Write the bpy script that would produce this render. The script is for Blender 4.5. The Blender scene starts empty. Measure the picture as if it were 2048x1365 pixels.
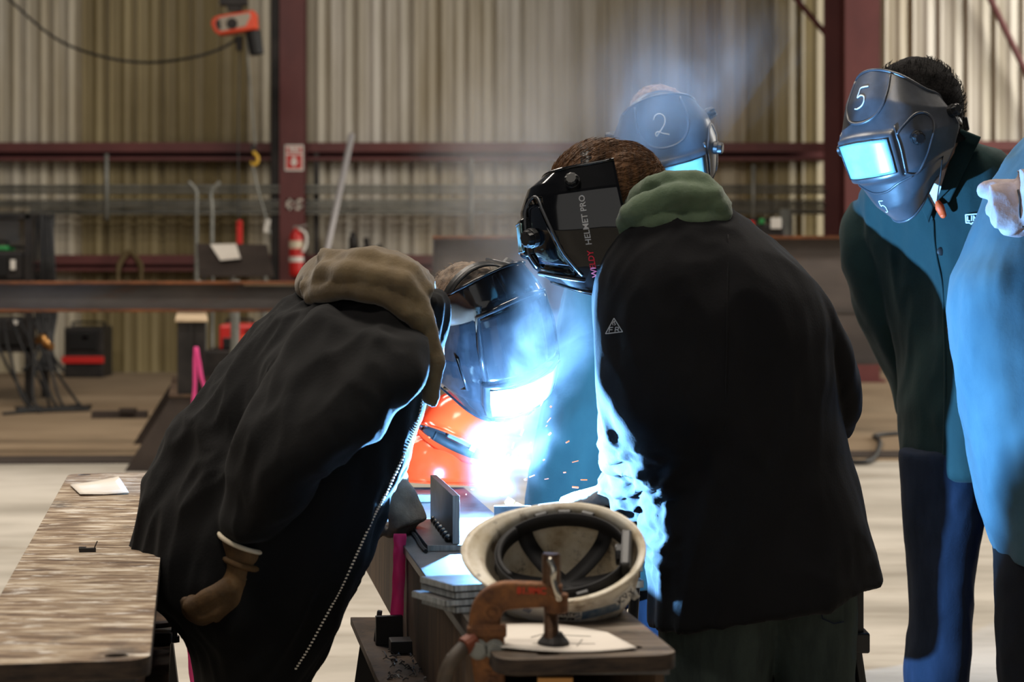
import bpy, bmesh, math, random
import numpy as np
from mathutils import Vector, Matrix, noise
from mathutils.bvhtree import BVHTree
random.seed(7)
C = bpy.context.scene.collection
SC = bpy.context.scene
R = math.radians

# ------------------------------------------------------------------ camera, sky, lamps, exposure
F, HZ, H = 4000.0, 510.0, 1.26          # focal length in pixels, row of the horizon, camera height
def P(px, py, Y):
    """the point that lies at distance Y and shows at this pixel of the photograph"""
    return Vector(((px - 1024) * Y / F, Y, H - (py - HZ) * Y / F))
def PZ(px, py, z):
    return P(px, py, F * (H - z) / (py - HZ))
def PX(px, Y): return (px - 1024) * Y / F
def PY(py, Y): return H - (py - HZ) * Y / F

cd = bpy.data.cameras.new('camera')
cam = bpy.data.objects.new('camera', cd); C.objects.link(cam)
cam.location = (0, 0, H); cam.rotation_euler = (R(90), 0, 0)
cd.sensor_width = 36.0; cd.lens = F / 2048 * 36.0
cd.shift_y = -(682.5 - HZ) / 2048
cd.clip_end = 200
cd.dof.use_dof = True; cd.dof.focus_distance = 4.05; cd.dof.aperture_fstop = 5.0
SC.camera = cam

w = bpy.data.worlds.new('world'); SC.world = w; w.use_nodes = True
w.node_tree.nodes['Background'].inputs[0].default_value = (0.80, 0.88, 1.0, 1)
w.node_tree.nodes['Background'].inputs[1].default_value = 0.042

def area(name, loc, target, sx, sy, power, col):
    l = bpy.data.lights.new(name, 'AREA'); l.shape = 'RECTANGLE'; l.size = sx; l.size_y = sy
    l.energy = power; l.color = col
    o = bpy.data.objects.new(name, l); C.objects.link(o); o.location = loc
    o.rotation_euler = (Vector(target) - Vector(loc)).to_track_quat('-Z', 'Y').to_euler()
    return o
WARM = (1.0, 0.90, 0.78)
area('high_bay_lamp', (0.3, 4.6, 7.6), (0.3, 4.6, 0), 2.6, 1.2, 260, WARM)
area('high_bay_lamp', (-4.0, 8.2, 7.6), (-4.0, 8.2, 0), 3.0, 1.2, 330, WARM)
area('high_bay_lamp', (4.5, 9.0, 7.6), (4.5, 9.0, 0), 3.0, 1.2, 330, WARM)
area('dock_door_daylight', (11.0, 16.6, 4.2), (-1.5, 21.4, 2.6), 3.5, 5.0, 1050, (1.0, 0.95, 0.86))
area('high_bay_lamp', (-3.0, 13.0, 7.4), (-3.0, 13.0, 0), 3.0, 1.2, 260, WARM)
area('high_bay_lamp', (-1.2, 1.0, 6.8), (-0.6, 3.6, 0.8), 1.8, 1.0, 130, WARM)

area('front_fill_light', (-2.5, -6.5, 3.2), (-.3, 4.5, .9), 8.0, 5.0, 90, (1.0, .96, .90))  # added soft fill from behind the camera, no door seen there
ARC = P(1002, 993, 4.12)
al = bpy.data.lights.new('welding_arc_light', 'POINT'); al.energy = 340; al.color = (0.19, 0.50, 1.0); al.shadow_soft_size = 0.008
ao = bpy.data.objects.new('welding_arc_light', al); C.objects.link(ao); ao.location = ARC + Vector((0.0, -0.01, 0.022))

SC.view_settings.view_transform = 'Standard'; SC.view_settings.look = 'None'
SC.view_settings.gamma = 1.0; SC.view_settings.use_curve_mapping = False
SC.view_settings.exposure = 0.0
SC.cycles.use_denoising = True
SC.cycles.max_bounces = 8; SC.cycles.volume_bounces = 1
SC.cycles.caustics_reflective = False; SC.cycles.caustics_refractive = False
SC.cycles.sample_clamp_indirect = 4.0

# ------------------------------------------------------------------ materials
def srgb(r, g, b):
    f = lambda c: (c / 255 / 12.92) if c / 255 <= .04045 else ((c / 255 + .055) / 1.055) ** 2.4
    return (f(r), f(g), f(b))
_M = {}
def mat(name, col, rough=.7, metal=0., col2=None, nscale=(6, 6, 6), contrast=(.35, .65), bump=None, bscale=None,
        spec=.5, coat=0., sheen=0., detail=6., emit=None, trans=0., extra=None):
    if name in _M: return _M[name]
    m = bpy.data.materials.new(name); m.use_nodes = True; nt = m.node_tree; N = nt.nodes; L = nt.links
    b = N['Principled BSDF']; b.inputs['Base Color'].default_value = (*col, 1)
    b.inputs['Roughness'].default_value = rough; b.inputs['Metallic'].default_value = metal
    b.inputs['Specular IOR Level'].default_value = spec
    b.inputs['Coat Weight'].default_value = coat; b.inputs['Sheen Weight'].default_value = sheen
    b.inputs['Transmission Weight'].default_value = trans
    tc = N.new('ShaderNodeTexCoord')
    def mapped(s):
        mp = N.new('ShaderNodeMapping'); mp.inputs['Scale'].default_value = s
        L.new(tc.outputs['Object'], mp.inputs[0]); return mp.outputs[0]
    def nz(s, d=detail):
        n = N.new('ShaderNodeTexNoise'); n.inputs['Scale'].default_value = 1.0; n.inputs['Detail'].default_value = d
        n.inputs['Roughness'].default_value = .62
        L.new(mapped(s), n.inputs['Vector']); return n.outputs['Fac']
    if col2 is not None:
        rp = N.new('ShaderNodeValToRGB'); stops = [(contrast[0], col), (contrast[1], col2)] if not isinstance(col2, list) else col2
        while len(rp.color_ramp.elements) < len(stops): rp.color_ramp.elements.new(.5)
        for e, (p, c) in zip(rp.color_ramp.elements, stops): e.position = p; e.color = (*c, 1)
        L.new(nz(nscale), rp.inputs[0]); cur = rp.outputs[0]
        for (s, c, lo, hi, amt) in (extra or ()):
            r2 = N.new('ShaderNodeMapRange'); r2.inputs['From Min'].default_value = lo; r2.inputs['From Max'].default_value = hi
            r2.inputs['To Max'].default_value = amt
            L.new(nz(s), r2.inputs[0])
            mx = N.new('ShaderNodeMix'); mx.data_type = 'RGBA'; L.new(r2.outputs[0], mx.inputs[0]); L.new(cur, mx.inputs[6])
            mx.inputs[7].default_value = (*c, 1); cur = mx.outputs[2]
        L.new(cur, b.inputs['Base Color'])
    if bump:
        bn = N.new('ShaderNodeBump'); bn.inputs['Strength'].default_value = bump; bn.inputs['Distance'].default_value = .01
        L.new(nz(bscale or nscale), bn.inputs['Height']); L.new(bn.outputs[0], b.inputs['Normal'])
    if emit:
        b.inputs['Emission Color'].default_value = (*emit[0], 1); b.inputs['Emission Strength'].default_value = emit[1]
    _M[name] = m; return m

M = {}
M['floor'] = mat('floor_concrete', srgb(150, 143, 131), .85, col2=srgb(196, 189, 177), nscale=(.5, 1.6, 1), contrast=(.35, .6), bump=.05, bscale=(9, 14, 9),
                 extra=[((1.2, 6., 1), srgb(120, 104, 82), .56, .74, .55), ((9, 30, 9), srgb(110, 95, 78), .66, .72, .5)])
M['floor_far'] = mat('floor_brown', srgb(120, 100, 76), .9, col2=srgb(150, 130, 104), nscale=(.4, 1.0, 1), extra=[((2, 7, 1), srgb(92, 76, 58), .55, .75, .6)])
for k, (a, b_) in {'a': ((176, 164, 140), (146, 128, 92)), 'b': ((186, 178, 160), (160, 148, 122)), 'c': ((196, 190, 178), (172, 164, 146)),
                   'o': ((144, 130, 92), (120, 106, 70))}.items():
    M['wall_' + k] = mat('wall_sheet_' + k, srgb(*a), .45, col2=srgb(*b_), nscale=(3.2, 3.2, .3), contrast=(.40, .6), bump=.03, bscale=(4, 4, .6),
                         extra=[((7, 7, .5), srgb(118, 100, 66), .6, .75, .4)])
M['oxide'] = mat('red_oxide_paint', srgb(104, 52, 50), .55, col2=srgb(86, 40, 40), nscale=(2, 2, 1), bump=.03)
M['dark_steel'] = mat('dark_steel', srgb(52, 48, 46), .55, .4, col2=srgb(30, 28, 28), nscale=(5, 5, 5), bump=.05)
M['mill'] = mat('mill_scale_steel', srgb(104, 102, 102), .42, .45, col2=srgb(52, 49, 48), nscale=(9, 6, 9), bump=.05, bscale=(40, 40, 40), extra=[((14, 14, 14), srgb(92, 58, 36), .6, .75, .5)])
M['cutedge'] = mat('cut_steel_edge', srgb(200, 203, 202), .4, .3, col2=srgb(140, 144, 144), nscale=(120, 120, 6), bump=.15, bscale=(150, 150, 4))
M['beam'] = mat('weathered_beam', srgb(94, 90, 88), .6, .25, col2=srgb(66, 60, 58), nscale=(1.2, 3, 5), bump=.05, extra=[((2, 2, 14), srgb(112, 62, 30), .55, .7, .6)])
M['rust'] = mat('rust_flange', srgb(138, 84, 48), .8, .1, col2=srgb(86, 52, 34), nscale=(5, 8, 8), bump=.1)
M['rustweb'] = mat('rusty_web', srgb(98, 76, 56), .75, .15, col2=srgb(58, 44, 36), nscale=(14, 14, 3), contrast=(.35, .7), bump=.12, bscale=(30, 30, 6), extra=[((40, 40, 5), srgb(30, 24, 22), .58, .66, .8)])
M['clamp'] = mat('rusty_cast_iron', srgb(142, 92, 50), .62, .35, col2=srgb(74, 46, 30), nscale=(28, 28, 28), contrast=(.38, .66), bump=.25, bscale=(60, 60, 60))
M['screw'] = mat('clamp_screw', srgb(120, 92, 70), .4, .7, col2=srgb(70, 52, 42), nscale=(40, 40, 40), bump=.1)
M['chrome'] = mat('bright_rod', srgb(210, 204, 190), .22, 1.0)
M['galv'] = mat('galvanised', srgb(150, 150, 142), .5, .15, col2=srgb(98, 100, 96), nscale=(3, 3, 3))
M['polegrey'] = mat('grey_pole', srgb(176, 172, 172), .5, .2)
M['wood'] = mat('weathered_plywood', srgb(60, 44, 32), .85, nscale=(8, 36, 36), detail=11,
                col2=[(.30, srgb(70, 54, 42)), (.42, srgb(112, 90, 70)), (.5, srgb(150, 130, 106)), (.58, srgb(184, 168, 146)), (.70, srgb(224, 216, 204))], bump=.3, bscale=(8, 90, 90),
                extra=[((9, 110, 110), srgb(66, 48, 36), .53, .66, .75), ((6, 3.4, 5), srgb(66, 60, 56), .60, .70, .75), ((3.5, 7, 5), srgb(104, 72, 46), .58, .7, .65), ((14, 40, 40), srgb(232, 226, 216), .56, .66, .75), ((50, 70, 60), srgb(30, 24, 20), .68, .72, .85)])
M['woodedge'] = mat('plywood_edge', srgb(70, 56, 44), .9, col2=srgb(34, 26, 22), nscale=(20, 20, 90), bump=.2)
M['plank2'] = mat('sooty_plank', srgb(46, 38, 32), .55, .1, nscale=(3, 26, 26), detail=8,
                  col2=[(.3, srgb(48, 40, 34)), (.5, srgb(96, 82, 68)), (.68, srgb(150, 138, 124))], bump=.2, bscale=(6, 50, 50),
                  extra=[((16, 16, 16), srgb(40, 34, 30), .55, .7, .7), ((12, 20, 12), srgb(140, 84, 52), .62, .74, .6)])
M['bead'] = mat('weld_bead', srgb(70, 66, 62), .3, .8, bump=.2, bscale=(90, 90, 90))
M['paper'] = mat('paper', srgb(232, 224, 212), .8, col2=srgb(220, 210, 198), nscale=(6, 6, 6))
M['pencil'] = mat('pencil_marks', srgb(120, 116, 112), .9)
M['jacketA'] = mat('black_duck_jacket', srgb(18, 17, 17), .9, col2=srgb(11, 11, 12), nscale=(10, 10, 5), bump=.12, bscale=(160, 160, 160), sheen=.03, spec=.2)
M['jacketB'] = mat('black_fr_jacket', srgb(17, 16, 18), .9, col2=srgb(11, 11, 14), nscale=(8, 8, 4), bump=.1, bscale=(180, 180, 180), sheen=.03, spec=.2)
M['teal'] = mat('green_welding_cotton', srgb(34, 56, 54), .88, col2=srgb(26, 46, 46), nscale=(7, 7, 4), bump=.12, bscale=(150, 150, 150), sheen=.04, spec=.2, extra=[((420, 420, 420), srgb(150, 170, 170), .74, .76, .6)])
M['suede_apron'] = mat('blue_suede_coat', srgb(66, 92, 100), .9, col2=srgb(54, 80, 90), nscale=(9, 9, 5), bump=.1, bscale=(120, 120, 120), sheen=.05, spec=.2, extra=[((380, 380, 380), srgb(190, 200, 200), .75, .77, .6)])
M['hoodA'] = mat('tan_hood_fleece', srgb(112, 96, 70), .95, col2=srgb(92, 78, 58), nscale=(14, 14, 14), bump=.2, bscale=(140, 140, 140), sheen=.3, spec=.15)
M['hoodB'] = mat('green_hood_fleece', srgb(92, 108, 84), .95, col2=srgb(74, 90, 70), nscale=(12, 12, 12), bump=.2, bscale=(140, 140, 140), sheen=.3, spec=.15)
M['jeans'] = mat('blue_denim', srgb(36, 44, 60), .9, col2=srgb(26, 34, 48), nscale=(30, 30, 8), bump=.15, bscale=(220, 220, 220), spec=.2)
M['jeansB'] = mat('grey_green_denim', srgb(62, 72, 68), .9, col2=srgb(46, 54, 52), nscale=(22, 22, 6), bump=.15, bscale=(220, 220, 220), spec=.2)
M['darkpants'] = mat('black_trousers', srgb(22, 22, 25), .9, col2=srgb(17, 17, 20), nscale=(8, 8, 4), bump=.1, bscale=(160, 160, 160), spec=.2)
M['boot'] = mat('work_boot', srgb(58, 42, 30), .7, bump=.1, bscale=(30, 30, 30))
M['skin'] = mat('skin', srgb(196, 148, 118), .5, col2=srgb(180, 128, 100), nscale=(30, 30, 30))
M['leather'] = mat('tan_leather_glove', srgb(104, 78, 48), .75, col2=srgb(62, 45, 28), nscale=(18, 18, 18), bump=.25, bscale=(70, 70, 70), spec=.3)
M['leatherG'] = mat('grey_leather_glove', srgb(150, 136, 120), .7, col2=srgb(104, 92, 80), nscale=(16, 16, 16), bump=.25, bscale=(60, 60, 60), spec=.3)
M['suedeG'] = mat('lilac_grey_suede', srgb(172, 160, 160), .9, col2=srgb(140, 128, 132), nscale=(14, 14, 14), bump=.25, bscale=(60, 60, 60), spec=.2)
M['cream'] = mat('cream_binding', srgb(222, 208, 182), .7)
M['white_cloth'] = mat('white_tshirt', srgb(232, 232, 232), .9)
M['gloss'] = mat('gloss_black_shell', srgb(12, 12, 14), .12, coat=.2, spec=.4, col2=srgb(20, 20, 23), nscale=(30, 30, 30), contrast=(.5, .8))
M['satin'] = mat('satin_black_shell', srgb(54, 56, 60), .36, spec=.8, col2=srgb(74, 76, 82), nscale=(14, 14, 14), contrast=(.45, .75), bump=.03, bscale=(80, 80, 80))
M['blackplastic'] = mat('black_plastic', srgb(18, 18, 19), .4, spec=.5)
M['lens'] = mat('lens_cover', srgb(150, 190, 186), .25, spec=.8, col2=srgb(120, 168, 172), nscale=(12, 12, 12))
M['sidelens'] = mat('dark_side_lens', srgb(14, 18, 26), .08, spec=.8, coat=1.0)
M['chalk'] = mat('white_paint_marker', srgb(232, 236, 236), .8)
M['redpaint'] = mat('red_print', srgb(226, 40, 70), .6)
M['greyprint'] = mat('grey_print', srgb(170, 172, 176), .6)
M['hairgrey'] = mat('grey_hair', srgb(150, 130, 110), .7, col2=srgb(96, 82, 70), nscale=(60, 200, 60), bump=.5, bscale=(80, 260, 80))
M['hairbrown'] = mat('brown_hair', srgb(120, 82, 48), .55, spec=.35, col2=srgb(70, 46, 28), nscale=(110, 24, 24), bump=.3, bscale=(220, 40, 40))
M['hairblond'] = mat('light_brown_hair', srgb(150, 120, 92), .7, col2=srgb(96, 74, 58), nscale=(90, 90, 90), bump=.5, bscale=(120, 120, 120))
M['hairblack'] = mat('black_hair', srgb(22, 19, 18), .85, spec=.15, col2=srgb(12, 11, 11), nscale=(90, 90, 90), bump=.6, bscale=(140, 140, 140))
M['hatwhite'] = mat('dirty_white_hat', srgb(222, 206, 176), .42, nscale=(9, 9, 9), spec=.5, bump=.04,
                    col2=[(.32, srgb(150, 124, 90)), (.42, srgb(206, 192, 164)), (.55, srgb(232, 224, 206)), (.7, srgb(240, 236, 224))], extra=[((26, 26, 26), srgb(74, 56, 40), .58, .68, .75), ((12, 12, 12), srgb(150, 118, 78), .55, .68, .6)])
M['hatorange'] = mat('orange_hat', srgb(230, 60, 24), .16, spec=.5, col2=srgb(220, 52, 20), nscale=(8, 8, 8))
M['strap'] = mat('black_webbing', srgb(16, 15, 16), .7, col2=srgb(26, 24, 25), nscale=(60, 60, 60))
M['silver'] = mat('silver_plate', srgb(196, 192, 184), .3, .9)
M['pink'] = mat('pink_flagging_tape', srgb(255, 100, 176), .45, spec=.4, sheen=.1)
_p = M['pink'].node_tree; _t = _p.nodes.new('ShaderNodeBsdfTranslucent'); _t.inputs[0].default_value = (*srgb(255, 120, 190), 1)
_x = _p.nodes.new('ShaderNodeMixShader'); _x.inputs[0].default_value = .4
_p.links.new(_p.nodes['Principled BSDF'].outputs[0], _x.inputs[1]); _p.links.new(_t.outputs[0], _x.inputs[2]); _p.links.new(_x.outputs[0], _p.nodes['Material Output'].inputs[0])
M['hoistorange'] = mat('orange_enamel', srgb(232, 78, 40), .45)
M['hoistgrey'] = mat('grey_enamel', srgb(168, 158, 142), .5)
M['rubber'] = mat('black_rubber', srgb(24, 24, 25), .6)
M['cable_grey'] = mat('weld_cable', srgb(84, 70, 56), .6, col2=srgb(56, 48, 40), nscale=(30, 30, 30))
M['yellow'] = mat('yellow_hook_paint', srgb(214, 170, 52), .5)
M['red'] = mat('red_enamel', srgb(202, 38, 34), .4)
M['signred'] = mat('sign_red', srgb(196, 60, 56), .5)
M['white'] = mat('white_enamel', srgb(226, 222, 214), .5)
M['offwhite'] = mat('off_white_stencil', srgb(206, 200, 188), .7)
M['brass'] = mat('brass', srgb(190, 140, 84), .35, .9)
M['brownhose'] = mat('brown_hose', srgb(92, 76, 44), .7)
M['green'] = mat('green_plastic', srgb(40, 140, 70), .5)
M['tarp'] = mat('grey_girder', srgb(112, 104, 100), .6, .25, col2=srgb(86, 80, 78), nscale=(1.2, 1.2, 2.5), bump=.05, extra=[((3, 3, 12), srgb(122, 84, 60), .58, .75, .4)])
M['platebrown'] = mat('brown_plate', srgb(72, 62, 56), .6, .3, col2=srgb(52, 44, 40), nscale=(2, 2, 2))
M['cable_end'] = mat('rust_red_sleeve', srgb(120, 62, 40), .6)
M['lit_tan_top'] = mat('lit_tan_plate', srgb(206, 184, 152), .7, col2=srgb(170, 148, 120), nscale=(6, 6, 6))  # lamp light on the trestle top put into a paler tan
M['copper'] = mat('earplug_orange', srgb(246, 92, 40), .6)
M['arc'] = mat('arc_plasma', (0, 0, 0), .5, emit=((.55, .78, 1.0), 260))
M['spark'] = mat('hot_spark', (0, 0, 0), .5, emit=((1.0, .24, .05), 2.0))

# ------------------------------------------------------------------ building helpers
WM = {}
def tag(o, label=None, cat=None, group=None, kind=None):
    if label: o['label'] = label
    if cat: o['category'] = cat
    if group: o['group'] = group
    if kind: o['kind'] = kind
    return o
def thing(name, label, cat, loc=(0, 0, 0), rot=None, group=None):
    o = bpy.data.objects.new(name, None); C.objects.link(o); o.empty_display_size = .1
    Mx = Matrix.Translation(Vector(loc)) @ (rot.to_4x4() if rot is not None else Matrix())
    o.matrix_world = Mx; WM[o] = Mx
    return tag(o, label, cat, group)
def mesh_obj(name, me, m, parent=None, local=False):
    o = bpy.data.objects.new(name, me); C.objects.link(o)
    if m is not None and len(me.materials) == 0: me.materials.append(m)
    if parent is not None:
        o.parent = parent
        Mx = WM[parent]; WM[o] = Mx
        if not local: me.transform(Mx.inverted())
    else:
        WM[o] = Matrix()
        if len(me.vertices):
            co = np.empty(len(me.vertices) * 3); me.vertices.foreach_get('co', co); co = co.reshape(-1, 3)
            c = Vector(((co[:, 0].min() + co[:, 0].max()) / 2, (co[:, 1].min() + co[:, 1].max()) / 2, co[:, 2].min()))
            me.transform(Matrix.Translation(-c)); o.location = c; WM[o] = Matrix.Translation(c)
    return o
class MB:
    def __init__(s): s.v = []; s.f = []
    def add(s, vs, fs):
        k = len(s.v); s.v += [Vector(v) for v in vs]; s.f += [tuple(i + k for i in f) for f in fs]; return s
    def hexa(s, p):   # 4 bottom, 4 top, both counter-clockwise
        return s.add(p, [(3, 2, 1, 0), (4, 5, 6, 7), (0, 1, 5, 4), (1, 2, 6, 5), (2, 3, 7, 6), (3, 0, 4, 7)])
    def box(s, c, d, rot=None):
        c = Vector(c); x, y, z = d[0] / 2, d[1] / 2, d[2] / 2
        q = [Vector(t) for t in ((-x, -y, -z), (x, -y, -z), (x, y, -z), (-x, y, -z), (-x, -y, z), (x, -y, z), (x, y, z), (-x, y, z))]
        return s.hexa([c + (rot @ t if rot else t) for t in q])
    def prism(s, poly, ext):
        n = len(poly); poly = [Vector(p) for p in poly]; ext = Vector(ext)
        return s.add(poly + [p + ext for p in poly], [tuple(range(n))[::-1], tuple(range(n, 2 * n))] + [(i, (i + 1) % n, n + (i + 1) % n, n + i) for i in range(n)])
    def rings(s, rs, cap=True, closed=False):
        n = len(rs[0]); k = len(s.v)
        for r in rs: s.v += [Vector(p) for p in r]
        m = len(rs)
        for i in range(m if closed else m - 1):
            a, b = k + i * n, k + ((i + 1) % m) * n
            s.f += [(a + j, a + (j + 1) % n, b + (j + 1) % n, b + j) for j in range(n)]
        if cap and not closed:
            for r, o, fl in ((rs[0], k, True), (rs[-1], k + (m - 1) * n, False)):
                ci = len(s.v); s.v.append(sum((Vector(p) for p in r), Vector()) / n)
                s.f += [((o + (j + 1) % n, o + j, ci) if fl else (o + j, o + (j + 1) % n, ci)) for j in range(n)]
        return s
    def tube(s, pts, r, n=8, cap=True, closed=False):
        pts = [Vector(p) for p in pts]; m = len(pts)
        rr = r if isinstance(r, (list, tuple)) else [r] * m
        rs = []; up = None
        for i, p in enumerate(pts):
            a = pts[i - 1] if (i > 0 or closed) else p; b = pts[(i + 1) % m] if (i < m - 1 or closed) else p
            t = (b - a).normalized()
            if up is None: up = t.orthogonal().normalized()
            up = (up - t * up.dot(t)); up = up.normalized() if up.length > 1e-6 else t.orthogonal().normalized()
            q = t.cross(up)
            rs.append([p + (up * math.cos(2 * math.pi * j / n) + q * math.sin(2 * math.pi * j / n)) * rr[i] for j in range(n)])
        return s.rings(rs, cap, closed)
    def cyl(s, a, b, r, r2=None, n=14): return s.tube([a, b], [r, r if r2 is None else r2], n)
    def lathe(s, prof, mx=Matrix(), n=24, cap=True):
        return s.rings([[mx @ Vector((r * math.cos(2 * math.pi * j / n), r * math.sin(2 * math.pi * j / n), z)) for j in range(n)] for r, z in prof], cap)
    def ball(s, c, r, mx=None, nu=14, nv=9):
        c = Vector(c); r = Vector(r) if not isinstance(r, (int, float)) else Vector((r, r, r))
        rs = []
        for i in range(nv + 1):
            th = math.pi * (i + .02) / (nv + .04)
            rs.append([c + (lambda q: mx @ q if mx else q)(Vector((r.x * math.sin(th) * math.cos(2 * math.pi * j / nu), r.y * math.sin(th) * math.sin(2 * math.pi * j / nu), -r.z * math.cos(th)))) for j in range(nu)])
        return s.rings(rs)
    def grid(s, f, nu, nv):
        k = len(s.v); s.v += [Vector(f(i / nu, j / nv)) for j in range(nv + 1) for i in range(nu + 1)]
        s.f += [(k + j * (nu + 1) + i, k + j * (nu + 1) + i + 1, k + (j + 1) * (nu + 1) + i + 1, k + (j + 1) * (nu + 1) + i) for j in range(nv) for i in range(nu)]
        return s
    def loft(s, secs, n=22, k=1.0, e=2.3):
        s.rings([ring(q, n, k, e) for q in secs]); return s
    def mesh(s, name='m'):
        me = bpy.data.meshes.new(name); me.from_pydata([tuple(v) for v in s.v], [], s.f); me.update(); return me
    def build(s, name, m, parent=None, local=False, smooth=False, bevel=0, solid=0, fix=True, sub=0):
        me = s.mesh(name)
        if fix:
            bm = bmesh.new(); bm.from_mesh(me); bmesh.ops.recalc_face_normals(bm, faces=bm.faces); bm.to_mesh(me); bm.free()
        o = mesh_obj(name, me, m, parent, local)
        if smooth: me.polygons.foreach_set('use_smooth', [True] * len(me.polygons))
        if sub: md = o.modifiers.new('sub', 'SUBSURF'); md.levels = md.render_levels = sub
        if solid: md = o.modifiers.new('solid', 'SOLIDIFY'); md.thickness = solid; md.offset = -1
        if bevel:
            md = o.modifiers.new('bevel', 'BEVEL'); md.width = bevel; md.segments = 2; md.limit_method = 'ANGLE'; md.harden_normals = False
        return o
def ring(q, n=22, k=1.0, e=2.3):
    Lx, Ly, Rx, Ry, Y, d = q[:6]
    YL, YR = Y if isinstance(Y, tuple) else (Y, Y)
    a, b = P(Lx, Ly, YL), P(Rx, Ry, YR); c = (a + b) / 2; u = (b - a) / 2 * k
    wv = Vector((-u.y, u.x, 0)); wv = wv.normalized() if wv.length > 1e-6 and abs(u.z) < 3 * math.hypot(u.x, u.y) else Vector((0, 1, 0))
    if wv.y < 0: wv = -wv
    wv = wv * d * k
    pw = lambda t: math.copysign(abs(t) ** (2 / e), t)
    pts = [u * pw(math.cos(2 * math.pi * j / n)) + wv * pw(math.sin(2 * math.pi * j / n)) for j in range(n)]
    if YL != YR:                                   # a turned section keeps its measured width
        h = Vector((u.x, 0, u.z)); f = h.length ** 2 / max(abs(p.dot(h)) for p in pts); pts = [Vector((p.x * f, p.y, p.z * f)) for p in pts]
    return [c + p for p in pts]
def spline(pts, n=8):
    """Catmull-Rom through the points"""
    pts = [Vector(p) for p in pts]; q = [pts[0] * 2 - pts[1]] + pts + [pts[-1] * 2 - pts[-2]]; out = []
    for i in range(1, len(q) - 2):
        for k in range(n):
            t = k / n; a, b, c_, d = q[i - 1], q[i], q[i + 1], q[i + 2]
            out.append(.5 * ((2 * b) + (c_ - a) * t + (2 * a - 5 * b + 4 * c_ - d) * t * t + (3 * b - a - 3 * c_ + d) * t ** 3))
    return out + [pts[-1]]
def smooth_secs(secs, n=4):
    a = np.array([[q[0], q[1], q[2], q[3], *(q[4] if isinstance(q[4], tuple) else (q[4], q[4])), q[5]] for q in secs], float)
    q = np.vstack([2 * a[0] - a[1], a, 2 * a[-1] - a[-2]]); out = []
    for i in range(1, len(q) - 2):
        for k in range(n):
            t = k / n; A, B, D, E = q[i - 1:i + 3]
            out.append(.5 * (2 * B + (D - A) * t + (2 * A - 5 * B + 4 * D - E) * t * t + (3 * B - A - 3 * D + E) * t ** 3))
    out.append(a[-1])
    return [(r[0], r[1], r[2], r[3], (r[4], r[5]), max(r[6], .004)) for r in out]
def blob(mb, name, m, parent, voxel=.009, smooth=6, wrinkle=None, local=False):
    """all the shells of mb melted into one continuous surface"""
    tmp = bpy.data.objects.new('tmp', mb.mesh('tmp')); C.objects.link(tmp)
    bm = bmesh.new(); bm.from_mesh(tmp.data); bmesh.ops.recalc_face_normals(bm, faces=bm.faces); bm.to_mesh(tmp.data); bm.free()
    r = tmp.modifiers.new('r', 'REMESH'); r.mode = 'VOXEL'; r.voxel_size = voxel
    sm = tmp.modifiers.new('s', 'SMOOTH'); sm.factor = .5; sm.iterations = smooth
    dg = bpy.context.evaluated_depsgraph_get()
    me = bpy.data.meshes.new_from_object(tmp.evaluated_get(dg)); me.name = name
    bpy.data.objects.remove(tmp)
    if wrinkle:
        n = len(me.vertices); co = np.empty(n * 3); me.vertices.foreach_get('co', co); no = np.empty(n * 3); me.vertex_normals.foreach_get('vector', no)
        co = co.reshape(-1, 3); no = no.reshape(-1, 3)
        off = np.array([wrinkle(Vector(c)) for c in co]); co = co + no * off[:, None]
        me.vertices.foreach_set('co', co.ravel()); me.update()
    me.polygons.foreach_set('use_smooth', [True] * len(me.polygons))
    return mesh_obj(name, me, m, parent, local)
def ridged(p, f, oct=2):
    t = 0; a = 1
    for _ in range(oct): t += a * (1 - 2 * abs(noise.noise(p * f))); f *= 2.03; a *= .5
    return t
def text_mb(s, size, bold=0.0, align='CENTER'):
    cu = bpy.data.curves.new('t', 'FONT'); cu.body = s; cu.size = size; cu.align_x = align; cu.align_y = 'CENTER'; cu.offset = bold; cu.resolution_u = 3
    o = bpy.data.objects.new('t', cu); C.objects.link(o); dg = bpy.context.evaluated_depsgraph_get()
    me = bpy.data.meshes.new_from_object(o.evaluated_get(dg)); mb = MB()
    mb.v = [v.co.copy() for v in me.vertices]; mb.f = [tuple(p.vertices) for p in me.polygons]
    bpy.data.objects.remove(o); bpy.data.meshes.remove(me); return mb
def xf(mb, mx): mb.v = [mx @ v for v in mb.v]; return mb
def frame(o, x, y):
    """matrix with the given origin and x, y axes"""
    x = Vector(x).normalized(); y = Vector(y); y = (y - x * y.dot(x)).normalized(); z = x.cross(y)
    return Matrix.Translation(Vector(o)) @ Matrix((x, y, z)).transposed().to_4x4()
def world_bvh(*objs):
    vs, fs = [], []
    for o in objs:
        k = len(vs); vs += [WM[o] @ v.co for v in o.data.vertices]; fs += [[i + k for i in p.vertices] for p in o.data.polygons]
    return BVHTree.FromPolygons(vs, fs)
def press(mb, bvh, d=(0, 1, 0), off=.002, back=.6):
    """lay print or a seam onto a surface along direction d"""
    d = Vector(d).normalized(); out = []; last = None
    for v in mb.v:
        h = bvh.ray_cast(v - d * back, d)
        if h[0] is not None: last = h[0] - d * off; out.append(last)
        else: out.append(v)
    mb.v = out; return mb
def on_surface(pxs, bvh, off=.004):
    """points of a surface seen from the camera at these pixels"""
    o = Vector((0, 0, H)); out = []
    for px, py in pxs:
        d = (P(px, py, 4) - o).normalized(); h = bvh.ray_cast(o, d)
        if h[0] is not None: out.append(h[0] - d * off)
    return out

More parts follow.
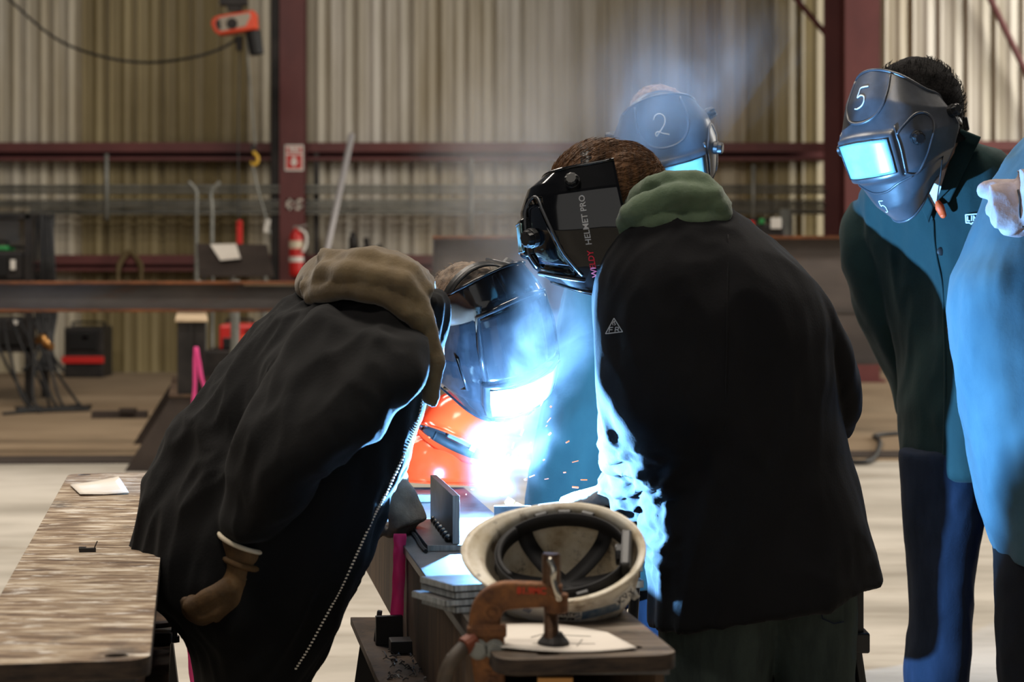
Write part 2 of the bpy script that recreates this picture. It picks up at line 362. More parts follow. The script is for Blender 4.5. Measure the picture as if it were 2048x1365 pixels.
# ------------------------------------------------------------------ the setting
WY = 21.4
fl = MB(); fl.box((0, 9, -.05), (24, 25.6, .1)); o = fl.build('floor', M['floor']); tag(o, 'pale dusty concrete workshop floor', None, None, 'structure')
fb = MB(); fb.box((0, 16.75, .002), (24, 9.1, .004)); o = fb.build('floor_strip', M['floor_far']); tag(o, 'darker, browner stretch of floor toward the wall', None, None, 'structure')  # far floor given a darker, browner colour
fb = MB(); fb.prism([(-12, 11.45, 0.0), (12, 12.95, 0.0), (12, 13.35, 0.0), (-12, 11.85, 0.0)], (0, 0, .012)); o = fb.build('floor_band', M['platebrown']); tag(o, 'dark band across the floor', None, None, 'structure')  # thin dark brown band laid over the floor

wall = thing('wall_back', 'corrugated metal back wall', None, (0, WY, 0)); wall['kind'] = 'structure'
PIT = .2964; X0 = PX(662.7, WY)
prof = [(0, 0), (.03, .014), (.115, .014), (.145, 0), (.16, -.002), (.255, .05), (.272, .052), (.296, 0)]
def sheet(k):
    mb = MB(); xs = X0 + k * 3 * PIT
    line = [(xs + j * PIT + u, WY + y - .0) for j in range(3) for (u, y) in prof[:-1]] + [(xs + 3 * PIT, WY)]
    for i, (x, y) in enumerate(line): mb.v += [Vector((x, y, 0)), Vector((x, y, 6.2))]
    mb.f = [(2 * i, 2 * i + 2, 2 * i + 3, 2 * i + 1) for i in range(len(line) - 1)]
    return mb
tones = {-5: 'c', -4: 'b', -3: 'o', -2: 'o', -1: 'b', 0: 'c', 1: 'b', 2: 'c', 3: 'b', 4: 'a', 5: 'o', 6: 'b', 7: 'c', 8: 'c'}
for k in range(-10, 15):
    o = sheet(k).build('wall_panel', M['wall_' + tones.get(k, 'bc'[k % 2])], wall, fix=False, solid=.002)

def girt(name, zc, h, y0, x0, x1, label):
    mb = MB(); z0, z1 = zc - h / 2, zc + h / 2
    mb.prism([(x0, y0, z1), (x0, y0, z1 - .10), (x0, y0 + .01, z1 - .10), (x0, y0 + .01, z1 - .01), (x0, WY - .012, z1 - .01), (x0, WY - .012, z1)], (x1 - x0, 0, 0))
    mb.prism([(x0, WY - .03, z0), (x0, WY - .03, z1 - .01), (x0, WY - .012, z1 - .01), (x0, WY - .012, z0)], (x1 - x0, 0, 0))
    mb.prism([(x0, y0, z0), (x0, y0, z0 + .035), (x0, y0 + .01, z0 + .035), (x0, y0 + .01, z0 + .01), (x0, WY - .03, z0 + .01), (x0, WY - .03, z0)], (x1 - x0, 0, 0))
    return tag(mb.build(name, M['oxide'], None), label, None, None, 'structure')
girt('trim_1', PY(305, WY), .19, WY - .2, -10.8, PX(1655, WY), 'upper red oxide wall girt')
girt('trim_2', PY(526, WY), .17, WY - .2, -10.8, PX(1655, WY), 'lower red oxide wall girt')
girt('trim_4', PY(299, WY), .16, WY - .2, PX(1760, WY), 11.3, 'red oxide wall girt right of the big column')

def column(name, x0, x1, yf, yb, z1, label):
    t = thing(name, label, None, ((x0 + x1) / 2, yf, 0)); t['kind'] = 'structure'
    b = MB(); b.box(((x0 + x1) / 2, yf + .01, z1 / 2), (x1 - x0, .02, z1)); b.build('flange', M['oxide'], t)
    b = MB(); b.box(((x0 + x1) / 2, yb - .01, z1 / 2), (x1 - x0, .02, z1)); b.build('flange', M['oxide'], t)
    b = MB(); b.box(((x0 + x1) / 2, (yf + yb) / 2, z1 / 2), (.018, yb - yf - .04, z1)); b.build('web', M['oxide'], t)
    b = MB(); b.box(((x0 + x1) / 2, (yf + yb) / 2, .016), (x1 - x0 + .1, yb - yf + .1, .03)); b.build('base_plate', M['oxide'], t)
    return t
YC = 20.95
c5 = column('steel_column', PX(559, YC), PX(609, YC), YC, 21.17, 6.2, 'red oxide wall column with stencilled C5')
c5.children[0]
column('steel_column', PX(1690, 19.7), PX(1760, 19.7), 19.7, 21.05, 6.2, 'wide red oxide frame column at right')
b = MB(); b.box((PX(550, 21.05), 21.1, 3.1), (.09, .1, 6.2)); tag(b.build('trim_5', M['dark_steel'], bevel=.005), 'dark upright bar left of the stencilled column', None, None, 'structure')  # plain dark bar beside the column
b = MB(); b.box((PX(632, 21.2), 21.25, 1.25), (.05, .08, 2.2)); tag(b.build('trim_6', M['dark_steel'], bevel=.005), 'dark upright right of the stencilled column', None, None, 'structure')
# diagonal brace rod right of the big column
b = MB(); b.cyl((PX(1960, 21.2), 21.2, 4.2), (PX(2120, 21.2), 21.2, 2.45), .035); tag(b.build('trim_7', M['oxide']), 'diagonal wall brace at the top right', None, None, 'structure')
b = MB(); b.cyl((PX(1540, 21.2), 21.2, 4.3), (PX(1660, 21.2), 21.2, 3.55), .03); tag(b.build('trim_8', M['oxide']), 'diagonal wall brace left of the wide column', None, None, 'structure')

# stencil and sign on the column: flat print
tx = MB()
for x0, y0, x1, y1 in ((573, 398, 578, 420), (573, 398, 587, 403), (573, 415, 587, 420), (582, 398, 587, 406), (582, 412, 587, 420), (591, 398, 605, 403), (591, 398, 596, 410), (591, 407, 605, 411), (600, 407, 605, 420), (591, 415, 605, 420)):
    tx.box((PX((x0 + x1) / 2, YC), YC - .002, PY((y0 + y1) / 2, YC)), (PX(x1, YC) - PX(x0, YC), .002, PY(y0, YC) - PY(y1, YC)))
o = tx.build('stencil', M['offwhite'], c5); o['label'] = 'white stencilled C5 on the red column'
sg = thing('fire_sign', 'red and white fire extinguisher sign with down arrow on the red column', 'sign', (PX(588.5, YC), YC - .012, PY(342, YC)))
b = MB(); b.box((PX(588.5, YC), YC - .006, PY(316, YC)), (PX(607, YC) - PX(570, YC), .01, PY(290, YC) - PY(342, YC))); b.build('sign_board', M['white'], sg, bevel=.001)
yz = YC - .014
def flat(name, m, par, pts, y, th=.002):
    b = MB(); b.prism([(p[0], y, p[1]) for p in pts], (0, th, 0)); return b.build(name, m, par)
S_ = lambda px, py: (PX(px, YC), PY(py, YC))
flat('print', M['signred'], sg, [S_(573, 294), S_(604, 294), S_(604, 307), S_(573, 307)], yz)
flat('print', M['signred'], sg, [S_(573, 310), S_(604, 310), S_(604, 338), S_(573, 338)], yz)
flat('print', M['white'], sg, [S_(585, 314), S_(592, 314), S_(592, 323), S_(597, 323), S_(588.5, 334), S_(580, 323), S_(585, 323)], yz - .003)
tx = xf(text_mb('FIRE', .062, .003), frame((PX(588.5, YC), yz - .003, PY(300.5, YC)), (1, 0, 0), (0, 0, 1))); tx.build('lettering', M['white'], sg, fix=False, solid=.0008)

# fire extinguisher
fe = thing('fire_extinguisher', 'red fire extinguisher with black hose hanging on the red column', 'extinguisher', (PX(593, 20.8), 20.84, PY(553, 20.8)))
fx, fy = PX(592, 20.8), 20.84; Z = lambda py: PY(py, 20.8)
b = MB(); b.lathe([(.055, Z(553)), (.072, Z(551)), (.074, Z(540)), (.074, Z(478)), (.062, Z(468)), (.03, Z(460)), (.026, Z(456))], Matrix.Translation((fx, fy, 0)), 20); b.build('cylinder', M['red'], fe, smooth=True)
b = MB(); b.lathe([(.0755, Z(497)), (.0755, Z(482))], Matrix.Translation((fx, fy, 0)), 20, False); b.build('label_band', M['cream'], fe, smooth=True)
b = MB(); b.lathe([(.0758, Z(524)), (.0758, Z(514))], Matrix.Translation((fx, fy, 0)), 20, False); b.build('label_band', M['white'], fe, smooth=True)
b = MB(); b.box((fx, fy, Z(455)), (.05, .04, .03)); b.box((fx + .05, fy, Z(453)), (.13, .025, .018), Matrix.Rotation(-.25, 3, 'Y')); b.box((fx + .045, fy, Z(460)), (.11, .025, .014), Matrix.Rotation(.1, 3, 'Y')); b.build('valve_handle', M['galv'], fe)
b = MB(); b.tube(spline([(fx + .03, fy - .03, Z(458)), (fx + .10, fy - .04, Z(468)), (fx + .105, fy - .05, Z(490)), (fx + .07, fy - .075, Z(505))]), .016, 8); b.build('hose', M['white'], fe, smooth=True)

# conduits along the wall
YP = 21.05
for i, (py, r, x0, x1) in enumerate([(374, .022, -120, 1650), (384, .02, -120, 1650), (403, .016, -120, 1650), (411, .02, -120, 1650), (420, .02, 60, 1650), (427, .014, -120, 1650)]):
    b = MB(); b.cyl((PX(x0, YP), YP - .02 * (i % 2), PY(py, YP)), (PX(x1, YP), YP - .02 * (i % 2), PY(py, YP)), r, n=10)
    tag(b.build('conduit_pipe', M['galv'], None, smooth=True), ['topmost grey conduit pipe along the back wall', 'second grey conduit pipe from the top on the back wall', 'third grey conduit pipe from the top on the back wall',
        'fourth grey conduit pipe from the top on the back wall', 'fifth grey conduit from the top, ending near the left machine rack', 'lowest thin grey conduit pipe along the back wall'][i], 'pipe', 'conduit pipes on the back wall')
for i, (x, y0, y1) in enumerate([(213, 308, 440), (1507, 330, 470), (943, 316, 505)]):
    b = MB(); b.cyl((PX(x, 21.0), 21.0, PY(y0, 21)), (PX(x, 21.0), 21.0, PY(y1, 21)), .02, n=10)
    tag(b.build('conduit_drop', M['galv'], None, smooth=True), ['vertical conduit drop above the left machine rack', 'vertical conduit drop left of the wide red column', 'vertical conduit drop in the smoke at mid wall'][i], 'pipe')
b = MB(); b.cyl((PX(1572, 20.6), 20.6, PY(418, 20.6)), (PX(1572, 20.6), 20.6, 0), .07, n=14); tag(b.build('grey_pipe', M['galv'], smooth=True), 'thick grey upright pipe left of the wide red column', 'pipe')
b = MB(); b.cyl(P(704, 268, 20.4), P(598, 759, 20.0), .032, n=10); tag(b.build('leaning_pole', M['polegrey'], smooth=True), 'long grey pole leaning against the wall beside the red column', 'pole')

# chain hoist
YH = 19.6
hz = lambda px, py, dy=0: P(px, py, YH + dy)
ho = thing('chain_hoist', 'orange and grey electric chain hoist with black chain bag', 'hoist', tuple(hz(470, 70)))
def slab(poly, y0, y1): b = MB(); b.prism([(P(x, y, YH).x, y0, P(x, y, YH).z) for x, y in poly], (0, y1 - y0, 0)); return b
slab([(424, 50), (428, 38), (440, 33), (508, 22), (513, 27), (515, 58), (510, 61), (440, 71), (432, 66)], YH - .1, YH + .12).build('housing', M['hoistorange'], ho, bevel=.015)
slab([(434, 50), (437, 41), (446, 37), (502, 28), (504, 36), (494, 55), (446, 65), (437, 60)], YH - .112, YH - .09).build('cover_plate', M['hoistgrey'], ho, bevel=.004)
b = MB(); b.cyl(P(464, 47, YH - .125), P(464, 47, YH - .09), .054, n=20); b.build('vent_disc', M['dark_steel'], ho)
slab([(434, 50), (437, 43), (443, 41), (446, 60), (440, 62)], YH - .118, YH - .1).build('vent_grille', M['dark_steel'], ho)
b = MB(); b.cyl(P(506, 62, YH), P(514, 110, YH), .075, .07, n=16); b.build('chain_bag', M['rubber'], ho, bevel=.01)
b = MB(); b.cyl(P(478, 72, YH), P(479, 102, YH), .04, .03, n=12); b.build('motor_nose', M['dark_steel'], ho)
b = MB(); b.box(P(470, 12, YH), (.14, .1, .1)); b.tube([P(478, 26, YH), P(478, 14, YH)], .018, 8); b.box(P(468, 4, YH), (.26, .16, .07)); b.build('trolley', M['dark_steel'], ho)
lc = MB()
for i in range(58):
    t = i / 57; p = P(492 + 18 * t, 70 + 220 * t, YH)
    lc.tube([p + Vector((.008 * math.cos(a), 0, .021 * math.sin(a))) if i % 2 else p + Vector((0, .008 * math.cos(a), .021 * math.sin(a))) for a in np.linspace(0, 2 * math.pi, 7)[:-1]], .005, 4, closed=True)
o = lc.build('load_chain', M['galv'], ho); o['kind'] = 'stuff'
b = MB(); b.box(P(507, 296, YH), (.05, .04, .06)); b.build('hook_block', M['dark_steel'], ho)
b = MB(); b.tube(spline([P(508, 299, YH), P(508, 306, YH), P(515, 314, YH), P(514, 325, YH), P(506, 330, YH), P(501, 322, YH)], 5), [.018] * 20 + [.018, .016, .013, .01, .007, .004], 8); b.build('hook', M['yellow'], ho, smooth=True)
b = MB(); b.tube([P(479, 100, YH), P(476, 300, YH), P(478, 438, YH)], .007, 6); b.build('pendant_cord', M['rubber'], ho)
b = MB(); b.box(P(479, 468, YH), (.055, .06, .26)); b.box(P(480, 445, YH - .02), (.03, .06, .05)); b.build('pendant_control', M['red'], ho, bevel=.012)
b = MB(); b.tube(spline([P(505, 332, YH), P(516, 380, YH), P(530, 430, YH), P(540, 470, YH)]), .012, 6); tag(b.build('wire_sling', M['galv'], smooth=True), 'frayed wire sling hanging from the yellow hook', 'sling')
b = MB(); b.box(P(534, 452, YH), (.05, .02, .13), Matrix.Rotation(.15, 3, 'Y')); tag(b.build('sling_tag', M['white'], bevel=.003), 'white tag hanging on the wire sling', 'tag')
b = MB(); b.tube(spline([P(-20, -45, 19.8), P(20, 0, 19.8), P(110, 76, 19.8), P(200, 112, 19.7), P(290, 125, 19.7), P(380, 116, 19.6), P(440, 98, 19.6), P(472, 80, 19.6)]), .014, 6); tag(b.build('festoon_cable', M['rubber'], smooth=True), 'long black cable sagging to the chain hoist', 'cable')

# plates, desk and things against the wall
ds = thing('drawing_stand', 'sloped brown steel plate stand below the hoist', 'stand', (PX(470, 18), 18, 0))
b = MB(); b.hexa([P(398, 553, 17.7), P(549, 553, 17.7), P(549, 553, 17.72), P(398, 553, 17.72), P(393, 487, 18.2), P(534, 489, 18.2), P(534, 489, 18.22), P(393, 487, 18.22)]); b.build('plate', M['platebrown'], ds)
for x in (410, 466, 530):
    b = MB(); b.cyl((PX(x, 18), 17.95, PY(540, 17.9)), (PX(x, 18), 17.95, 0), .025, n=8); b.build('leg', M['galv'], ds)
pp = MB(); pp.hexa([P(441, 521, 17.86), P(481, 517, 17.88), P(481, 517, 17.884), P(441, 521, 17.864), P(420, 489, 18.14), P(472, 488, 18.14), P(472, 488, 18.144), P(420, 489, 18.144)])
tag(pp.build('paper_sheet', M['paper']), 'white paper lying on the sloped brown plate', 'paper')
for x, s, l in ((393, -1, 'left'), (424, 1, 'right')):
    b = MB(); b.tube(spline([Vector((PX(x, 18.3), 18.3, 0)), P(x, 492, 18.3), P(x, 420, 18.3), P(x - 2 * s if s > 0 else x, 385, 18.3), P(x + 10 * s, 370, 18.3), P(x + 16 * s, 364, 18.3)]), .018, 8)
    tag(b.build('gooseneck_pipe', M['galv'], smooth=True), f'{l} gooseneck pipe above the sloped brown plate', 'pipe')
b = MB()
for k in range(6):
    b.tube(spline([P(238 - k, 566, 21.1), P(236 + k, 530, 21.13), P(258 + k * .5, 503 + k * .8, 21.15), P(278 + k, 530, 21.13), P(284 - k, 566, 21.1)]), .018, 6)
tag(b.build('hose_coil', M['brownhose'], smooth=True), 'brown hose coil hung over the lower wall girt', 'hose', None, 'stuff')

# left machine rack
YR_ = 17.0
rk = thing('machine_rack', 'black steel rack at the left edge by the wall', 'rack', (PX(30, YR_), YR_, 0))
for x, yy in ((58, 0), (58, .6), (-70, 0), (-70, .6)):
    b = MB(); b.box((PX(x, YR_), YR_ + yy, PY(430, YR_) / 2), (.06, .06, PY(430, YR_))); b.build('post', M['dark_steel'], rk)
for py in (433, 566, 700):
    b = MB(); b.box((PX(-6, YR_), YR_ + .3, PY(py, YR_)), (PX(62, YR_) - PX(-74, YR_), .66, .04)); b.build('shelf', M['dark_steel'], rk)
b = MB(); b.box((PX(-6, YR_), YR_ + .6, PY(480, YR_)), (.56, .01, .36)); b.build('back_panel', M['hoistgrey'], rk)
def machine(name, label, x0, x1, y0, y1, Y, dep, m, front=(), red=None):
    t = thing(name, label, 'machine', (PX((x0 + x1) / 2, Y), Y, PY(y1, Y)))
    b = MB(); b.box((PX((x0 + x1) / 2, Y), Y + dep / 2, (PY(y0, Y) + PY(y1, Y)) / 2), (PX(x1, Y) - PX(x0, Y), dep, PY(y0, Y) - PY(y1, Y))); b.build('case', m, t, bevel=.02)
    for (nm, mm, a, b0, c, d) in front:
        b = MB(); b.box((PX((a + c) / 2, Y), Y - .012, (PY(b0, Y) + PY(d, Y)) / 2), (PX(c, Y) - PX(a, Y), .03, PY(b0, Y) - PY(d, Y))); b.build(nm, mm, t, bevel=.004)
    b = MB(); b.tube(spline([(PX(x0 + 8, Y), Y + dep / 2, PY(y0, Y)), (PX(x0 + 10, Y), Y + dep / 2, PY(y0 - 8, Y)), (PX(x1 - 10, Y), Y + dep / 2, PY(y0 - 8, Y)), (PX(x1 - 8, Y), Y + dep / 2, PY(y0, Y))]), .012, 6); b.build('handle', M['blackplastic'], t)
    return t
machine('wire_feeder', 'black wire feeder with white tag on the left rack shelf', -30, 46, 503, 562, YR_, .4, M['dark_steel'], [('tag', M['white'], 22, 520, 32, 540), ('panel', M['blackplastic'], -20, 512, 16, 552)])
machine('parts_bin', 'green topped bin on the wire feeder at the far left', -20, 16, 492, 502, YR_ + .1, .25, M['green'])
machine('welding_machine', 'black welding machine on the lower left rack shelf', -30, 48, 636, 696, YR_, .45, M['dark_steel'], [('dial', M['white'], 24, 641, 36, 650), ('panel', M['blackplastic'], -10, 656, 40, 690)])
machine('power_source', 'dark power source standing on the floor with red base at left', 128, 206, 655, 757, 20.4, .5, M['dark_steel'], [('base_bumper', M['red'], 124, 713, 208, 727), ('panel', M['blackplastic'], 140, 664, 194, 700), ('display', M['redpaint'], 164, 672, 178, 680)])
machine('red_welder', 'red welding machine behind the dark beam trestle', 438, 505, 650, 700, 16.5, .5, M['red'], [('panel', M['blackplastic'], 446, 676, 498, 698)]).location.z += 0
machine('orange_case', 'orange plastic case behind the bent welder', 478, 520, 672, 715, 15.2, .4, M['hoistorange'])
bt = MB(); bt.box((PX(475, 16.6), 16.7, PY(700, 16.5) / 2), (.5, .7, PY(700, 16.5))); tag(bt.build('low_table', M['dark_steel'], bevel=.01), 'dark low table under the red welding machine', 'table')
bt = MB(); bt.box((PX(500, 15.3), 15.4, PY(715, 15.2) / 2), (.3, .4, PY(715, 15.2))); tag(bt.build('steel_block', M['dark_steel'], bevel=.01), 'dark steel block under the orange case', 'block')
for x, l in ((396, 'left'), (470, 'right')):
    b = MB(); b.cyl((PX(x, 15), 15, PY(560, 15)), (PX(x, 15), 15, 0), .022 + .012 * (x > 400), n=10); b.box((PX(x, 15), 15, .01), (.16, .16, .02))
    tag(b.build('stand_pipe', M['galv'], smooth=False), f'{l} grey upright pipe behind the beam trestle', 'pipe')
b = MB()
random.seed(3)
for k in range(16):
    x = 74 + 2.2 * k + random.uniform(-2, 2)
    b.tube(spline([P(x, 428 + random.uniform(0, 14), 17.2 + .02 * (k % 4)), P(x + random.uniform(-5, 5), 520, 17.15), P(x + random.uniform(-7, 7), 620, 17.2), P(x + random.uniform(-12, 12), 700, 17.1), P(x + random.uniform(-30, 22), 742, 16.9)]), .014, 5)
tag(b.build('cable_bundle', M['rubber'], smooth=True), 'bundle of black cables hanging beside the left rack', 'cables', None, 'stuff')
b = MB()
for k in range(7):
    x = -10 + 17 * k; u_ = lambda a, c: random.uniform(a, c)
    b.tube(spline([P(x + u_(-8, 8), 640, 16.8), P(x + u_(-10, 40), 690 + u_(0, 20), 16.6), Vector((PX(x + 40 + u_(0, 50), 16.5), 16.5 + u_(-.2, .2), .03)), Vector((PX(x + u_(20, 120), 16), 16.2 + u_(-.3, .3), .02)), Vector((PX(x + u_(-20, 60), 16), 15.9 + u_(-.3, .3), .02))]), .013, 5)
tag(b.build('hose_tangle', M['rubber'], smooth=True), 'tangled black hoses on the floor by the left rack', 'hoses', None, 'stuff')
b = MB(); b.tube(spline([P(76, 682, 16.7), P(86, 676, 16.6), P(94, 690, 16.6), P(102, 694, 16.7)], 4), .035, 8); tag(b.build('brass_fitting', M['brass'], smooth=True), 'brass gas fitting among the cables at left', 'fitting')
b = MB(); b.box((PX(240, 15.4), 15.4, .03), (.42, .12, .05), Matrix.Rotation(.06, 3, 'Z')); b.box((PX(258, 15.4), 15.36, .065), (.12, .1, .03)); tag(b.build('steel_offcut', M['platebrown']), 'steel offcut lying on the floor left of the trestle', 'offcut')
# on and above the lower girt, mid wall
b = MB(); b.lathe([(.045, PY(526, WY) + .087), (.047, PY(480, 21.25)), (.03, PY(470, 21.25)), (.025, PY(464, 21.25))], Matrix.Translation((PX(706, 21.25), 21.25, 0)), 14); tag(b.build('spray_bottle', M['dark_steel'], smooth=True), 'dark bottle standing on the lower girt', 'bottle')
zv = PY(526, WY) + .087; b = MB(); b.box((PX(745, 21.25), 21.25, zv + .04), (.22, .1, .08)); b.tube([P(735, 500, 21.25), P(732, 476, 21.25)], .03, 8); b.tube([P(750, 500, 21.25), P(762, 490, 21.25)], .02, 8); tag(b.build('pipe_vise', M['dark_steel']), 'black vise on the lower girt behind the bent welder', 'vise')
mm = machine('bench_grinder', 'small dark machine with white label behind the wide girder', 1490, 1570, 448, 480, 15.6, .3, M['dark_steel'], [('label_plate', M['white'], 1541, 436, 1562, 458), ('knob', M['red'], 1492, 442, 1508, 456), ('switch', M['green'], 1518, 438, 1528, 448)])
b = MB(); b.box((PX(1530, 15.6), 15.75, PY(480, 15.6) / 2), (.36, .3, PY(480, 15.6))); tag(b.build('machine_pedestal', M['dark_steel'], bevel=.01), 'dark pedestal under the small grinder behind the girder', 'pedestal')

# girder and long beam
def ibeam(name, label, x0, x1, y, w_, z0, z1, tf, mf, mw):
    t = thing(name, label, 'beam', ((x0 + x1) / 2, y, z0))
    b = MB(); b.box(((x0 + x1) / 2, y, z1 - tf / 2), (x1 - x0, w_, tf)); b.build('flange', mf, t, bevel=.002)
    b = MB(); b.box(((x0 + x1) / 2, y, z0 + tf / 2), (x1 - x0, w_, tf)); b.build('flange', mf, t, bevel=.002)
    b = MB(); b.box(((x0 + x1) / 2, y, (z0 + z1) / 2), (x1 - x0, .012, z1 - z0 - 2 * tf)); b.build('web', mw, t)
    return t
ibeam('long_beam', 'long rusty edged steel beam lying level across the left background', PX(-160, 12.8), PX(880, 12.8), 12.8, .14, PY(624, 12.8), PY(563, 12.8), .018, M['rust'], M['beam'])
gd = thing('plate_girder', 'tall grey plate girder standing behind the two right hand welders', 'beam', (PX(1340, 14), 14, PY(725, 14)))
b = MB(); b.box((PX(1340, 14), 14, (PY(725, 14) + PY(474, 14)) / 2), (PX(1815, 14) - PX(868, 14), .03, PY(474, 14) - PY(725, 14) - .02)); b.build('web', M['tarp'], gd)
for py in (475, 725):
    b = MB(); b.box((PX(1340, 14), 14, PY(py, 14)), (PX(1815, 14) - PX(868, 14), .26, .02)); b.build('flange', M['rust'] if py == 475 else M['beam'], gd)
b = MB(); b.box((PX(1340, 14), 13.98, PY(622, 14)), (PX(1815, 14) - PX(868, 14), .012, .03)); b.build('seam_bar', M['beam'], gd)
b = MB(); b.box((PX(868, 14), 14, PY(600, 14)), (.012, .24, PY(480, 14) - PY(722, 14))); b.build('stiffener', M['beam'], gd)
for px, l in ((1000, 'left'), (1500, 'right')):
    b = MB(); b.box((PX(px, 14), 14, (PY(725, 14) - .01) / 2), (.3, .4, PY(725, 14) - .02)); tag(b.build('support_block', M['dark_steel'], bevel=.01), f'{l} dark block carrying the grey girder', 'block')
b = MB(); b.tube(spline([(PX(1640, 12.2), 12.2, .02), (PX(1735, 12.0), 12.0, .02), (PX(1760, 13.2), 13.2, .02), (PX(1745, 13.8), 13.7, .02), (PX(1800, 13.9), 13.9, .02)]), .016, 6)
tag(b.build('floor_cable', M['rubber'], smooth=True), 'black cable lying on the floor between the two right welders', 'cable')

# trestles: a deep beam on two flared end plates
def trestle(name, label, xn, yn, yf, slope, wt, wb, zt, zb, box=False, foot=None, yb=None, mt=None, mw=None, ext=.14, yfoot=None, post=False):
    t = thing(name, label, 'trestle', (xn, yn, 0)); yb = yb or (yn, yf)
    X = lambda y: xn + slope * (y - yn)
    def bar(w0, z0, z1, ya, ybb, off=0):
        b = MB(); b.hexa([(X(ya) - w0 / 2 + off, ya, z0), (X(ya) + w0 / 2 + off, ya, z0), (X(ybb) + w0 / 2 + off, ybb, z0), (X(ybb) - w0 / 2 + off, ybb, z0), (X(ya) - w0 / 2 + off, ya, z1), (X(ya) + w0 / 2 + off, ya, z1), (X(ybb) + w0 / 2 + off, ybb, z1), (X(ybb) - w0 / 2 + off, ybb, z1)]); return b
    if post: bar(wt * .86, zb + .016, zt - .016, yn + .03, yf - .03).build('post', mw, t)
    bar(wt, zt - .016, zt, yn, yf).build('flange', mt or M['mill'], t, bevel=.0015)
    bar(wb, zb, zb + .016, *yb).build('flange', M['rustweb'], t, bevel=.0015)
    if box:
        for s in (-1, 1): bar(.012, zb + .016, zt - .016, yn + .01, yf - .01, s * (wt / 2 - .012)).build('web', mw or M['rustweb'], t)
    else: bar(.014, zb + .016, zt - .016, yn + .01, yf - .01).build('web', mw or M['rustweb'], t)
    for y in (yfoot or (yb[0] + .12, yb[1] - .08)):
        b = MB(); b.prism([(X(y) - wb / 2 + .01, y, zb), (X(y) + wb / 2 - .01, y, zb), (X(y) + wb / 2 + ext, y, 0), (X(y) - wb / 2 - ext, y, 0)], (0, .014, 0)); b.build('end_plate', foot or M['dark_steel'], t)
    return t
trestle('beam_trestle', 'dark steel trestle with pink ribbon under the long beam', PX(383, 11.6), 11.6, 13.3, -.16, .19, .26, PY(639, 11.6), PY(795, 11.6), mt=M['lit_tan_top'], mw=M['dark_steel'], ext=.26, yfoot=(11.62, 13.25), foot=M['platebrown'], post=True)
trestle('beam_trestle', 'second steel trestle hidden behind the bent welder', PX(720, 11.9), 11.9, 13.3, -.16, .19, .26, PY(639, 11.6), PY(795, 11.6), mt=M['platebrown'], mw=M['dark_steel'], ext=.26)
b = MB(); b.cyl(P(488, 568, 12.76), P(590, 569, 12.76), .012, n=8); tag(b.build('marker_rod', M['cream'], smooth=True), 'cream coloured rod lying on the long beam', 'rod')
b = MB(); b.box(P(588, 567, 12.8), (.06, .05, .02)); tag(b.build('steel_clip', M['silver']), 'small silver clip on the long beam next to the bent welder', 'clip')
def ribbon(name, label, pts, wd, Ydir=(1, 0, 0), m=None):
    pts = spline(pts, 6); b = MB(); d = Vector(Ydir) * wd / 2
    for i, p in enumerate(pts):
        q = d * (1 + .05 * math.sin(i * 1.3)) + Vector((0, .004 * math.sin(i * .9), 0)); b.v += [p - q, p + q]
    b.f = [(2 * i, 2 * i + 1, 2 * i + 3, 2 * i + 2) for i in range(len(pts) - 1)]
    return tag(b.build(name, m or M['pink'], None, smooth=True, fix=False, solid=.0012), label, 'ribbon')
ribbon('pink_ribbon', 'left strand of pink tape hanging on the trestle under the long beam', [P(392, 694, 11.585), P(390, 720, 11.585), P(390, 765, 11.585), P(387, 818, 11.585)], .024)
ribbon('pink_ribbon', 'right strand of pink tape slanting off the trestle under the long beam', [P(392, 694, 11.58), P(398, 725, 11.575), P(404, 760, 11.575), P(418, 792, 11.575)], .026)

# ------------------------------------------------------------------ the two benches in front
SL = -.160
ZP = .72                                    # height of the plank tops
# left bench
def XL(y): return -.483 + SL * (y - 2.667)    # right edge of the left plank
def X2(y): return -.0252 + SL * (y - 2.717)     # left edge of the middle plank
trestle('bench_trestle', 'dark steel bench trestle carrying the left plywood plank', XL(2.7) - .12, 2.7, 5.0, SL, .20, .27, ZP - .026, .49, box=True, yb=(2.72, 4.6), mt=M['dark_steel'], ext=.05, yfoot=(2.9, 4.35))
trestle('bench_trestle', 'rusty steel bench trestle under the weld and the hard hat', X2(2.76) + .125, 2.76, 4.85, SL, .25, .41, ZP - .024, .49, box=True, yb=(2.9, 4.16), ext=.06, yfoot=(3.0, 4.02))

